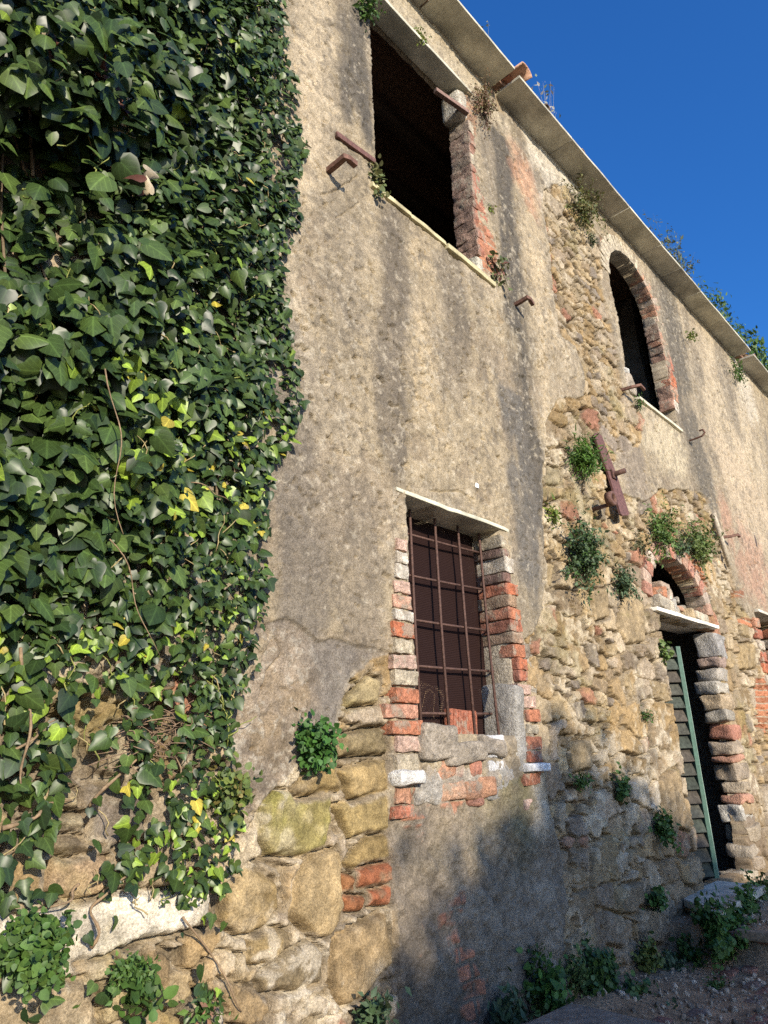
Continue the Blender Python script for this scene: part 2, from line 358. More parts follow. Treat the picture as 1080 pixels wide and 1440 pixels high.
    # explicit large stones
    BIG = [([(365, 1130), (388, 1112), (466, 1118), (466, 1150), (458, 1190), (430, 1202), (378, 1202), (366, 1180)], (.40, .36, .16), .03),
           ([(470, 1132), (545, 1118), (549, 1165), (520, 1172), (495, 1178)], (.46, .37, .19), .03),
           ([(440, 1202), (474, 1194), (485, 1240), (484, 1275), (470, 1312), (445, 1319), (413, 1288), (418, 1240)], (.45, .36, .22), .04),
           ([(472, 1312), (500, 1302), (545, 1281), (552, 1350), (530, 1372), (510, 1400), (485, 1412), (462, 1375)], (.40, .31, .19), .03),
           ([(350, 1312), (380, 1303), (405, 1308), (410, 1345), (380, 1353), (352, 1350)], (.42, .33, .18), .02),
           ([(362, 1375), (400, 1345), (440, 1322), (458, 1340), (456, 1380), (420, 1392), (372, 1396)], (.36, .30, .20), .025),
           ([(316, 1260), (345, 1222), (388, 1240), (392, 1275), (370, 1300), (335, 1312), (312, 1295)], (.44, .34, .18), .02),
           ([(487, 985), (520, 952), (534, 958), (535, 990), (492, 996)], (.50, .43, .27), .02),
           ([(416, 1112), (446, 1072), (474, 1066), (480, 1085), (481, 1110), (420, 1120)], (.45, .35, .18), .02),
           ([(478, 1084), (520, 1075), (546, 1070), (548, 1112), (495, 1126)], (.42, .33, .18), .02),
           ([(486, 1035), (540, 1025), (548, 1062), (482, 1064)], (.38, .32, .20), .015),
           ([(488, 1212), (520, 1180), (546, 1174), (550, 1205), (505, 1226)], (.44, .34, .17), .02),
           ([(508, 1224), (550, 1214), (553, 1242), (510, 1248)], (.45, .18, .10), .015),
           ([(520, 1254), (551, 1248), (552, 1271), (522, 1275)], (.47, .18, .10), .015),
           ([(482, 1228), (503, 1232), (503, 1256), (484, 1258)], (.40, .20, .10), .0),
           ([(488, 1262), (518, 1262), (514, 1282), (490, 1280)], (.42, .19, .10), .0),
           ([(558, 1184), (592, 1180), (594, 1210), (560, 1213)], (.48, .24, .16), .004),
           ([(560, 1230), (585, 1228), (590, 1245), (562, 1248)], (.33, .24, .22), .002),
           ([(-40, 1275), (40, 1288), (95, 1268), (190, 1254), (296, 1250), (294, 1300), (180, 1330), (95, 1354), (40, 1345), (-40, 1345)], (.90, .88, .82), .02),
           ([(38, 1105), (75, 1092), (108, 1112), (114, 1142), (60, 1142), (36, 1138)], (.46, .40, .28), .03),
           ([(28, 1030), (70, 1028), (96, 1050), (92, 1078), (30, 1075)], (.45, .40, .30), .03),
           ([(60, 1145), (120, 1146), (124, 1168), (66, 1172)], (.42, .38, .28), .03),
           ([(75, 1215), (110, 1206), (155, 1205), (158, 1250), (110, 1262), (72, 1250)], (.52, .40, .28), .005),
           ([(-20, 1385), (60, 1378), (130, 1375), (136, 1450), (-20, 1480)], (.50, .42, .30), .045),
           ([(145, 1385), (180, 1372), (208, 1385), (205, 1430), (150, 1440)], (.42, .36, .22), .02),
           ([(155, 1020), (195, 1018), (198, 1070), (158, 1078)], (.42, .37, .29), .02),
           ([(250, 1028), (275, 1030), (272, 1085), (250, 1080)], (.44, .40, .33), .015),
           ([(60, 1190), (100, 1175), (150, 1190), (100, 1205)], (.33, .28, .21), .02),
           ([(868, 880), (880, 822), (905, 850), (908, 900), (880, 905)], (.47, .39, .27), .015),
           ([(832, 830), (856, 828), (858, 868), (838, 872)], (.46, .38, .26), .015),
           ([(806, 1042), (830, 1040), (834, 1082), (808, 1085)], (.40, .33, .22), .02),
           ([(930, 1095), (955, 1080), (962, 1130), (950, 1182), (932, 1170)], (.42, .34, .23), .025),
           ([(865, 1245), (905, 1240), (905, 1285), (868, 1285)], (.34, .29, .22), .03),
           ([(900, 1280), (935, 1275), (935, 1330), (905, 1325)], (.30, .29, .25), .025),
           ([(852, 1280), (876, 1290), (880, 1335), (855, 1330)], (.36, .33, .30), .02),
           ([(755, 690), (790, 680), (795, 700), (760, 706)], (.47, .38, .25), .02),
           ([(770, 655), (790, 662), (788, 685), (768, 680)], (.40, .36, .26), .0),
           ([(1040, 905), (1062, 905), (1064, 940), (1042, 940)], (.46, .37, .23), .02)]
    bigm = np.zeros(x.shape); ofs = np.full(x.shape, 0.0)
    for k, (pp, cc, hh) in enumerate(BIG):
        sfull = poly_sd(x + .020 * w1 + .010 * f_fine, z + .020 * w2 + .005 * f_mic, WP(pp), .2)
        q = np.nonzero(sfull > -.045)[0]
        if q.size == 0: continue
        s = sfull[q]; xq = x[q]; zq = z[q]; ff = f_fine[q]; fm = f_mic[q]
        bigm[q] = np.maximum(bigm[q], sstep(-.035, -.02, s))
        lf = fbm(xq + k * 3.1, zq, .30, 4, 40 + k); lf2 = fbm(xq + k * 1.7, zq, .09, 4, 80 + k)
        m_ = sstep(-.010, .000, s + .004 * lf2)
        p_ = sstep(-.006, .022, s + .012 * lf2)
        hb = lerp(-.03, hh * .62 + .012 * lf - .016 * np.abs(lf2) + .08 * np.clip(s, 0, .06), p_) + .003 * ff + .003 * fm
        gate = sstep(-.75, -.15, fbm(xq, zq, .22, 3, 150 + k)) * sstep(-.024, -.012, s)
        joint = mort[q] - .085 * gate
        t0 = sstep(-.045, -.015, s)
        stone_h[q] = lerp(lerp(stone_h[q], joint, t0), hb, m_)
        cb = np.array(cc)[None] * C_(.84, .82, .78)[None] * (1 + .28 * lf + .24 * lf2 + .18 * fm + .18 * ff)[:, None]
        if k == 0: cb = lerp(cb, np.array((.27, .27, .07))[None], (sstep(-.1, .9, lf + .5 * lf2) * .6)[:, None])
        if k != 18 and k != 0: cb = lerp(cb, C_(.27, .22, .15)[None], (sstep(.25, .9, fbm(xq, zq, .14, 5, 140 + k, .65)) * .7)[:, None])
        t = m_[:, None]
        scol[q] = lerp(lerp(scol[q], mcol[q], t0[:, None]), cb, t)
        prof[q] = np.maximum(prof[q] * (1 - t0), m_)
    col = lerp(mcol, scol, np.clip(prof * 1.0, 0, 1)[:, None])
    # lime smears and lichen over the stonework
    lime = sstep(.22, .62, fbm(x, z * .7, .38, 6, 61, .6) + .35 * f_fine) * (1 - .75 * bigm)
    lime = lime * np.where(z > 4.6, .5, .8)
    col = lerp(col, C_(.58, .52, .41)[None] * (1 + .2 * f_fine + .15 * f_mic)[:, None], lime[:, None])
    spots = sstep(.55, .75, f_fine + .5 * f_mid) * sstep(0, .5, fbm(x, z, .6, 2, 65) + .1)
    col = lerp(col, C_(.66, .62, .54)[None], (spots * .55 * (z < 2.6))[:, None])
    moss = sstep(.3, .9, fbm(x, z, .5, 4, 66) + .3 * f_fine)
    col = lerp(col, C_(.24, .22, .07)[None], (moss * .35)[:, None])
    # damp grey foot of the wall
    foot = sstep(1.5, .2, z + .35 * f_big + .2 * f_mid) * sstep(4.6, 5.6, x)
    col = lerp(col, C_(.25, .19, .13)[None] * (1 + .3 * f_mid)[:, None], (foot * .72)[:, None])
    # ---- plaster
    pcol = C_(.475, .408, .305)[None] * (1 + .14 * f_big + .17 * f_mid + .16 * f_fine + .14 * f_mic)[:, None]
    grey = sstep(.05, .75, fbm(x, z * .45, .75, 5, 70) + .35 * vst)
    pcol = lerp(pcol, C_(.27, .235, .19)[None] * (1 + .15 * f_fine)[:, None], (grey * .62)[:, None])
    lay = fbm(x, z * .8, .8, 6, 71); coat = sstep(.12, .16, lay)
    pcol = lerp(pcol, C_(.50, .42, .29)[None] * (1 + .12 * f_fine)[:, None], (coat * .55)[:, None])
    coat2 = sstep(.25, .29, fbm(x, z, .55, 6, 72, .6)); pcol = lerp(pcol, C_(.33, .27, .20)[None], (coat2 * .5)[:, None])
    def streak(px, z0, z1, wd, c, st, fade=.5, seed=0):
        nonlocal pcol
        x0 = px
        g = np.exp(-((x + .10 * f_mid * min(wd, .3) / .3 + .10 * f_big - x0) / wd) ** 2) * sstep(z0, z0 + fade, z + .3 * vst) * (1 - sstep(z1 - .1, z1 + .1, z))
        g = np.clip(sstep(.12, .85, g * (1 + .55 * vst + .2 * f_mid)) * st * (1 + .2 * f_fine), 0, 1)
        pcol = lerp(pcol, np.array(c)[None] * (1 + .1 * f_mid)[:, None], g[:, None])
    def mottle():
        nonlocal pcol
        d1 = sstep(.30, .62, fbm(x, z * .8, .16, 5, 73, .65) + .30 * grey + .25 * vst); pcol = lerp(pcol, C_(.20, .178, .15)[None], (d1 * .42)[:, None])
        d2 = sstep(.42, .60, fbm(x, z, .055, 4, 74, .6) + .3 * fbm(x, z, .5, 3, 75)); pcol = lerp(pcol, C_(.17, .15, .125)[None], (d2 * .45)[:, None])
        d3 = sstep(.45, .62, fbm(x, z, .05, 4, 76, .6) + .25 * f_big); pcol = lerp(pcol, C_(.70, .64, .52)[None], (d3 * .42)[:, None])
    def blot(px, py, rx, rz, c, st, soft=.5, kn=.45):
        nonlocal pcol
        cx, cz = W(px, py)
        d = np.hypot((x - cx) / rx, (z - cz) / rz) + kn * f_mid + .25 * f_big + .15 * f_fine
        g = (1 - sstep(1 - soft, 1 + soft * .6, d)) * st
        pcol = lerp(pcol, np.array(c)[None] * (1 + .1 * f_fine)[:, None], np.clip(g, 0, 1)[:, None])
    cream, dgrey, white, pink = (.64, .545, .40), (.15, .138, .12), (.72, .67, .57), (.62, .33, .22)
    streak(2.72, 4.9, 9, .22, cream, 1.0, 1.4)
    streak(3.19, 6.1, 9, .17, dgrey, .95, .6)
    streak(3.0, 3.2, 6.2, .22, (.30, .26, .20), .45, .8)
    streak(3.55, 3.2, 5.9, .20, (.20, .175, .145), .8, 1.0)
    streak(3.95, 3.6, 5.9, .16, (.56, .46, .31), .5, .9)
    streak(4.35, 3.8, 5.9, .22, (.23, .20, .16), .7, .9)
    streak(2.55, 1.9, 4.3, .25, (.25, .225, .195), .8, .8)
    streak(3.0, 1.9, 3.4, .35, (.29, .25, .20), .6, .8)
    streak(4.75, 4.2, 5.85, .10, (.24, .21, .17), .4, .9)
    streak(5.42, 3.0, 8.1, .22, dgrey, 1.05, .9)
    streak(5.18, 2.2, 4.8, .22, (.20, .19, .175), .95, .8)
    streak(5.98, 3.4, 7.9, .24, (.62, .52, .37), .95, .9)
    streak(6.15, 4.0, 5.6, .25, (.42, .36, .27), .7, .6)
    blot(770, 230, .75, .75, white, .95, .35)
    blot(735, 245, .28, .42, pink, .62, .5)
    blot(610, 70, 1.1, .32, (.62, .55, .42), .75)
    streak(5.12, 6.2, 8.3, .13, (.30, .265, .22), .6, .7)
    # right of the arched window
    streak(10.2, 4.0, 8.8, .5, (.19, .175, .15), .95, 1.2)
    streak(11.0, 5.0, 8.8, .22, (.24, .21, .17), .6, 1.0)
    blot(1030, 600, 1.6, 1.7, (.66, .565, .42), .85, .5)
    streak(12.6, 6.4, 8.8, .35, (.25, .22, .18), .7, 1.0)
    streak(13.9, 6.9, 8.8, .6, white, .7, 1.0)
    blot(1050, 700, 1.3, .9, (.66, .55, .41), .8, .5)
    blot(1060, 800, .75, .65, (.60, .36, .27), .6, .5)
    blot(1020, 730, .35, .5, (.62, .33, .24), .5, .5)
    blot(935, 620, .7, .45, (.70, .62, .46), .85, .4)
    blot(885, 665, .45, .5, (.36, .31, .26), .75, .4)
    blot(725, 880, .45, .4, (.36, .31, .23), .6)
    streak(4.9, 1.9, 2.6, .3, (.50, .42, .30), .5, .5)
    mottle()
    # old under-coat near the ivy
    gg = sstep(-.004, .006, sG)
    gcol = C_(.34, .285, .225)[None] * (1 + .35 * f_mid + .3 * f_fine + .15 * f_mic)[:, None]
    gcol = lerp(gcol, C_(.40, .31, .20)[None], (sstep(.1, .8, fbm(x, z, .22, 5, 177)) * .6)[:, None])
    gcol = lerp(gcol, C_(.58, .54, .46)[None], (sstep(.30, .55, f_mic + .5 * f_fine) * .6)[:, None])
    gcol = lerp(gcol, C_(.24, .225, .21)[None], (sstep(-.1, .6, fbm(x, z, .5, 4, 77)) * .7)[:, None])
    pcol = lerp(pcol, gcol, gg[:, None])
    plas_h = .016 - .020 * gg + .014 * f_big + .006 * f_mid + .0042 * f_fine + .0042 * f_mic
    pits = sstep(.62, .8, fbm(x, z, .045, 3, 90) + .25 * f_mid)
    plas_h = plas_h - .014 * pits + .005 * coat - .006 * coat2 - .028 * sstep(.84, .93, fbm(x, z, .075, 3, 91) + .2 * f_big)
    plas_h = np.where(holes > 0, plas_h - .012 * sstep(0, .06, holes), plas_h)
    pcol = lerp(pcol, C_(.42, .32, .20)[None], (sstep(0, .04, holes) * .5)[:, None])
    # grey cement repair under the barred window
    cc = C_(.35, .298, .235)[None] * (1 + .34 * fbm(x, z, .22, 6, 95, .6) + .26 * f_fine + .16 * f_mic)[:, None]
    cc = lerp(cc, C_(.50, .43, .30)[None], (sstep(.9, 1.9, z + .5 * f_mid) * .75)[:, None])
    cc = lerp(cc, C_(.24, .23, .10)[None], (np.exp(-((x - 4.55 + .2 * f_mid) / .22) ** 2) * sstep(.7, 1.3, z) * .6)[:, None])
    cc = lerp(cc, C_(.66, .60, .48)[None], (np.exp(-((x - 4.93 + .06 * f_mid) / .16) ** 4) * sstep(.85, 1.1, z + .3 * f_mid) * .85)[:, None])
    cc = lerp(cc, C_(.20, .175, .145)[None] * (1 + .3 * f_mid + .2 * f_fine)[:, None], (sstep(1.5, .6, z + .35 * f_mid + .2 * f_big) * .6)[:, None])  # lower cement coloured darker to deepen the shade lying on it
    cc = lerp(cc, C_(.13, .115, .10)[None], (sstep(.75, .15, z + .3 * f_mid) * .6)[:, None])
    bx = np.floor((x + np.where(np.floor(z / .1) % 2 == 0, .12, 0)) / .24); bz = np.floor(z / .1)
    inb = ((np.modf((x + np.where(bz % 2 == 0, .12, 0)) / .24)[0] > .10) & (np.modf(z / .1)[0] > .2)).astype(float)
    bshow = sstep(.3, .55, fbm(x, z, .35, 4, 97) + sstep(.8, 1.8, z) * .62 - .42 + .3 * f_fine) * inb
    bcol = np.array((.48, .20, .12))[None] * (.75 + .6 * _h(bx, bz, 4))[:, None]
    cc = lerp(cc, bcol, (bshow * .75)[:, None])
    cem_h = .012 + .030 * fbm(x, z, .30, 6, 98, .6) + .012 * f_fine + .007 * f_mic + .006 * bshow
    # ---- combine
    pm = 1 - sstep(-.006, .008, stone_m)
    h = lerp(stone_h, np.maximum(plas_h, stone_h * .3 - .02), pm)
    col = lerp(col, pcol, pm[:, None])
    rim = np.exp(-(np.abs(stone_m + .012) / .014) ** 2) * pm
    col = lerp(col, C_(.60, .53, .40)[None], (rim * .5 * sstep(-.2, .4, f_mid))[:, None])
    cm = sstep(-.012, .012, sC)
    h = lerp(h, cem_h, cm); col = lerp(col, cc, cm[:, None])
    # brick showing flush in the face of the upper window's right side, and elsewhere
    for pp, st in (([(660, 250), (668, 300), (692, 330), (700, 365), (690, 395), (668, 380)], .8), ([(648, 118), (668, 150), (668, 190), (655, 175)], .45), ([(912, 775), (944, 762), (985, 790), (1000, 830), (985, 822), (943, 786), (914, 822)], .85), ([(1064, 955), (1090, 945), (1090, 1040), (1066, 1025)], .9), ([(1037, 868), (1060, 866), (1062, 882), (1040, 880)], .9), ([(1028, 830), (1045, 826), (1046, 838), (1030, 840)], .8), ([(985, 1205), (975, 1165), (983, 1160), (996, 1200)], .7)):
        s = poly_sd(xr, zr, WP(pp), .3); g = sstep(-.01, .03, s) * st
        bz = np.floor((z + .01 * w1) / .088); jn = (np.modf((z + .01 * w1) / .088)[0] > .2).astype(float)
        bc = np.array((.50, .21, .12))[None] * (.7 + .6 * _h(bz, bz * 0 + 2, 5))[:, None] * (1 + .2 * f_fine)[:, None]
        bc = lerp(np.broadcast_to(C_(.48, .42, .34), bc.shape), bc, jn[:, None])
        col = lerp(col, bc, (g * sstep(-.7, .0, f_mid + .3))[:, None]); h = h - (1 - jn) * g * .008
    # cracks
    CR = [[(652, 158), (664, 174), (679, 200), (687, 235), (690, 274)], [(660, 240), (675, 255), (684, 270)], [(372, 880), (395, 903), (401, 920), (380, 945), (368, 985), (375, 1010)], [(486, 18), (492, 60), (490, 140), (497, 165)], [(450, 275), (470, 268), (500, 245)], [(455, 250), (440, 225)], [(470, 310), (500, 285)], [(526, 905), (528, 935), (540, 975)], [(960, 590), (985, 650), (992, 684), (1001, 718), (1014, 757), (1026, 800)], [(985, 690), (1000, 740), (1025, 790)], [(696, 760), (705, 780), (708, 792)], [(770, 1085), (776, 1150), (778, 1200)], [(600, 690), (640, 690), (664, 705)], [(545, 1140), (552, 1240), (556, 1330), (560, 1420)], [(1055, 575), (1075, 640)]]
    for k, c_ in enumerate(CR):
        d = line_d(x + .02 * f_mid + .008 * f_fine, z + .015 * w2, WP(c_), .15)
        g = 1 - sstep(.001, .010, d + .003 * f_fine); h = h - .022 * g
    # ---- openings
    rx = x + .018 * w1 + .006 * f_fine; rz = z + .012 * w2
    so = np.full(x.shape, -.6); dep = np.zeros(x.shape)
    for k, (pl, dd) in enumerate(OPEN):
        tame = k in (0,)
        s = poly_sd(x + .004 * f_fine if tame else rx, z if tame else rz, pl)
        dep = np.where(s > 0, dd, dep); so = np.maximum(so, s)
    edge = sstep(.05, 0, -so) * (so <= 0)
    h = h - edge * .012 * (1 + f_fine) * (np.abs(x - 3.4) > .1)
    h = np.where(so > 0, -dep + .01 * f_fine, h)
    col = np.clip(col * np.where((stone_m > 0)[:, None], C_(.76, .715, .64)[None], C_(.665, .637, .59)[None]), .01, .9)
    V = np.column_stack([x, -h, z])
    nx, nz = shp
    idx = np.arange(nx * nz).reshape(shp)
    a, b, c, d = idx[:-1, :-1], idx[1:, :-1], idx[1:, 1:], idx[:-1, 1:]
    q = np.stack([a, b, c, d], -1).reshape(-1, 4)
    deep = (so > .001)
    q = q[~deep[q].all(1)]
    return make_mesh('wall', V, q, col, MAT['wall'], house)
build_wall()

# rooms behind the openings
def sheet(mb, p0, du, dv, col):
    p0 = np.array(p0, float); du = np.array(du, float); dv = np.array(dv, float)
    mb.add([p0, p0 + du, p0 + du + dv, p0 + dv], [(0, 1, 2, 3)], col)
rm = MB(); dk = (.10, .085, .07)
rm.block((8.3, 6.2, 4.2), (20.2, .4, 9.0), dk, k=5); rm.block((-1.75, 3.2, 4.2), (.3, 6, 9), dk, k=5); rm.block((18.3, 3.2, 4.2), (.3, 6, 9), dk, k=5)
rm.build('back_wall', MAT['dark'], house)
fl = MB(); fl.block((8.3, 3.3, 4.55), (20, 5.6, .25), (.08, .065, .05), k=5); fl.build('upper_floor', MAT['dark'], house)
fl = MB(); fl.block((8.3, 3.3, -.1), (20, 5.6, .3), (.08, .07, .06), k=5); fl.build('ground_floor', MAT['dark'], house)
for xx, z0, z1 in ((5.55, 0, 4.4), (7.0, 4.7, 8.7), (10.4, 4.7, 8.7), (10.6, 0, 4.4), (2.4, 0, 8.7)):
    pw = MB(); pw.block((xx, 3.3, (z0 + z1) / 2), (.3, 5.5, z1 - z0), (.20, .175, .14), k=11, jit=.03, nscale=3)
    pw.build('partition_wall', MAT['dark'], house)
for k in range(8):
    bm_ = MB(); bm_.block((4.9, .9 + k * .62, 8.42), (4.4, .14, .18), (.085, .055, .035), k=5, jit=.01); bm_.build('ceiling_beam', MAT['wood'], house)

# eave of thin stone slabs
ev = [(-1.6, 1.15, 8.705), (1.16, 2.7, 8.70), (2.71, 4.17, 8.705), (4.18, 5.42, 8.70), (5.50, 6.68, 8.67), (6.685, 8.28, 8.675), (8.285, 9.35, 8.68), (9.355, 10.1, 8.68), (10.105, 10.95, 8.685), (10.955, 12.1, 8.685), (12.105, 13.55, 8.69), (13.68, 15.2, 8.665), (15.21, 18.1, 8.67)]
for k, (a, b, zb) in enumerate(ev):
    m = MB(); m.block(((a + b) / 2, -.10, zb + .02), (b - a - .012, .46, .036), (.50 - .05 * (k % 3), .475 - .05 * (k % 3), .37 - .035 * (k % 3)), r=.004, jit=.006, seed=300 + k, k=11, nscale=4, cvar=.25, rot=(random.Random(k).uniform(-.012, .012), 0, 0))
    m.build('eave_slab', MAT['marble'], house)
# roof and its tiles
rf = MB()
rf.add([(-1.7, -.12, 8.80), (18.4, -.12, 8.80), (18.4, 6.4, 10.4), (-1.7, 6.4, 10.4), (-1.7, -.12, 8.72), (18.4, -.12, 8.72), (18.4, 6.4, 8.72), (-1.7, 6.4, 8.72)], [(0, 1, 2, 3), (4, 7, 6, 5), (0, 4, 5, 1), (1, 5, 6, 2), (2, 6, 7, 3), (3, 7, 4, 0)], (.20, .12, .08))
rf.build('roof', MAT['tile'], house, False)
def coppo(mb, p, ln, r, col, slope=.24, tilt=0.0, side=0.0):
    seg = 9; rows = 5; V = []; Q = []
    for t in (0, 1):
        for i in range(rows):
            f = i / (rows - 1); rr = r * (1 - .18 * f) - t * .014
            for j in range(seg):
                a = math.pi * j / (seg - 1)
                V.append((p[0] + rr * math.cos(a) + side * f * ln, p[1] + f * ln, p[2] + rr * math.sin(a) * .85 + f * ln * slope))
    n = rows * seg
    for t in (0, 1):
        for i in range(rows - 1):
            for j in range(seg - 1):
                b = t * n + i * seg + j; q = (b, b + 1, b + seg + 1, b + seg); Q.append(q if t else q[::-1])
    for j in range(seg - 1): Q.append((j, j + 1, n + j + 1, n + j))
    for i in range(rows - 1): Q.append((i * seg, n + i * seg, n + (i + 1) * seg, (i + 1) * seg)); b = i * seg + seg - 1; Q.append((b, b + seg, n + b + seg, n + b))
    V = np.array(V); c = np.array(col)[None] * (1 + .3 * n3(V, 9, int(p[0] * 10)))[:, None]
    mb.add(V, Q, np.clip(c, .01, .9))
tl = MB(); rg = random.Random(4)
xx = -1.5
while xx < 18:
    for row in range(3):
        coppo(tl, (xx + rg.uniform(-.02, .02), -.17 + rg.uniform(-.05, .05) + row * .42, 8.76 + row * .10), .5, .085, (.34 + rg.uniform(-.1, .1), .19, .12))
    xx += .235
tl.build('roof_tiles', MAT['tile'], house)
for (px, py, yy, c) in ((757, 98, -.30, (.50, .30, .20)), (778, 158, -.30, (.14, .10, .08)), (828, 222, -.28, (.2, .13, .09)), (853, 254, -.27, (.2, .13, .09)), (1074, 520, -.28, (.34, .19, .12))):
    m = MB(); x0, z0 = W(px - 8, py + 8, yy); big = py < 120
    if big: coppo(m, (5.55, -.40, 8.745), .55, .115, c, .1)
    else: coppo(m, (x0, yy - .03, 8.745), .3, .055, c, .2)
    m.build('loose_roof_tile', MAT['tile'], house)

# lintels and sills
def slab(name, x0, x1, y0, y1, z0, z1, col, rot=0.0, seed=1, mat='marble'):
    m = MB(); m.block(((x0 + x1) / 2, (y0 + y1) / 2, (z0 + z1) / 2), (x1 - x0, y1 - y0, z1 - z0), col, (0, rot, 0), r=.008, jit=.009, seed=seed, k=11, nscale=9, cvar=.35)
    return m.build(name, MAT[mat], house)
slab('lintel', 2.9, 4.96, -.055, .16, 8.185, 8.225, (.50, .475, .37), .0, 21)
slab('lintel', 3.455, 4.86, -.030, .36, 3.380, 3.414, (.52, .50, .38), .004, 22)
slab('lintel', 7.62, 9.52, -.06, .45, 3.07, 3.115, (.76, .72, .62), .0, 23)
slab('lintel', 11.42, 13.0, -.06, .4, 3.52, 3.565, (.62, .58, .48), .0, 24)
slab('sill', 3.335, 3.80, -.045, .2, 5.895, 5.94, (.52, .46, .27), .01, 25)
slab('sill', 3.805, 4.28, -.04, .2, 5.885, 5.93, (.52, .46, .27), .008, 26)
slab('sill', 4.285, 5.02, -.05, .2, 5.85, 5.905, (.52, .46, .27), .03, 27)
slab('sill', 8.2, 9.62, -.05, .2, 5.825, 5.87, (.58, .54, .40), .0, 28)

# bricks and stones lining the openings
RED = [(.48, .165, .085), (.43, .165, .10), (.50, .205, .115), (.39, .15, .095), (.47, .25, .155)]
WASH = (.62, .56, .46); BEI = (.50, .43, .31); DRT = (.24, .21, .17); DBR = (.22, .13, .10); PNK = (.58, .40, .31)
bl = MB()
Zm = lambda a, b: (480 + a / 2.8813, 640 + b / 2.88)
for k, (y0, y1, xl, xr_, c) in enumerate([(345, 392, 212, 250, PNK), (396, 440, 206, 252, WASH), (446, 505, 206, 258, WASH), (514, 562, 202, 262, PNK), (571, 626, 196, 270, (.55, .32, .22)), (632, 676, 200, 276, WASH), (682, 742, 194, 280, RED[0]), (750, 806, 202, 274, BEI), (811, 866, 196, 290, PNK), (873, 937, 205, 296, BEI), (945, 1004, 198, 296, RED[2]), (1010, 1068, 165, 296, (.52, .27, .18)), (1075, 1132, 190, 312, RED[2]), (1138, 1202, 215, 300, PNK), (1212, 1286, 204, 296, BEI), (1348, 1412, 200, 258, RED[4]), (1418, 1470, 200, 280, RED[1])]):
    a = W(*Zm(xl, (y0 + y1) / 2)); b = W(*Zm(xr_, (y0 + y1) / 2)); t = W(*Zm((xl + xr_) / 2, y0)); u = W(*Zm((xl + xr_) / 2, y1))
    bl.block(((a[0] + b[0]) / 2, .16 - .008, (t[1] + u[1]) / 2), (b[0] - a[0], .38, t[1] - u[1]), c, (0, random.Random(k).uniform(-.04, .04), random.Random(k + 5).uniform(-.05, .05)), r=.007, jit=.009, seed=k, k=11, nscale=26, cvar=.3)
bl.build('brick_jamb', MAT['brick'], house)
m = MB(); a = W(*Zm(195, 1310)); b = W(*Zm(303, 1315))
m.block(((a[0] + b[0]) / 2, .10, a[1]), (b[0] - a[0], .38, .085), (.72, .70, .64), r=.03, jit=.012, seed=9, k=7); m.build('marble_block', MAT['stone'], house)
bl = MB()
bl.block((4.93, .17, 2.72), (.36, .30, 1.28), (.40, .35, .27), r=.03, jit=.016, seed=39, k=11, nscale=9)
for k, (y0, y1, cxp, wd, c) in enumerate([(325, 372, 632, .10, BEI), (376, 408, 640, .10, DBR), (412, 472, 650, .10, WASH), (476, 512, 648, .08, DBR), (516, 562, 656, .14, RED[0]), (565, 612, 660, .11, (.36, .24, .15)), (616, 662, 668, .15, RED[2]), (666, 712, 674, .14, RED[1]), (716, 760, 682, .12, (.40, .27, .18)), (765, 816, 690, .13, RED[2]), (820, 868, 698, .13, RED[0]), (872, 916, 706, .10, RED[1]), (925, 968, 705, .16, PNK), (975, 1022, 712, .2, PNK), (1030, 1080, 736, .17, RED[2]), (1090, 1130, 738, .15, BEI), (1140, 1195, 736, .19, RED[2]), (1200, 1246, 735, .19, RED[0]), (1288, 1340, 726, .26, RED[2]), (1395, 1440, 726, .16, PNK)]):
    a = W(*Zm(cxp, (y0 + y1) / 2)); t = W(*Zm(cxp, y0)); u = W(*Zm(cxp, y1)); ww = wd + .03
    bl.block((a[0] + ww / 2, .16 - .014 - .004 * (k % 3), (t[1] + u[1]) / 2), (ww, .34, t[1] - u[1]), c, (0, random.Random(k).uniform(-.04, .04), random.Random(k + 5).uniform(-.06, .06)), r=.007, jit=.009, seed=40 + k, k=11, nscale=26, cvar=.3, grime=np.array(c) * .55 + .04)
bl.build('brick_jamb', MAT['brick'], house)
m = MB(); a = W(*Zm(724, 1268)); m.block((a[0] + .16, .12, a[1]), (.32, .38, .06), (.78, .76, .72), r=.01, jit=.006, seed=19, k=7); m.build('marble_block', MAT['stone'], house)
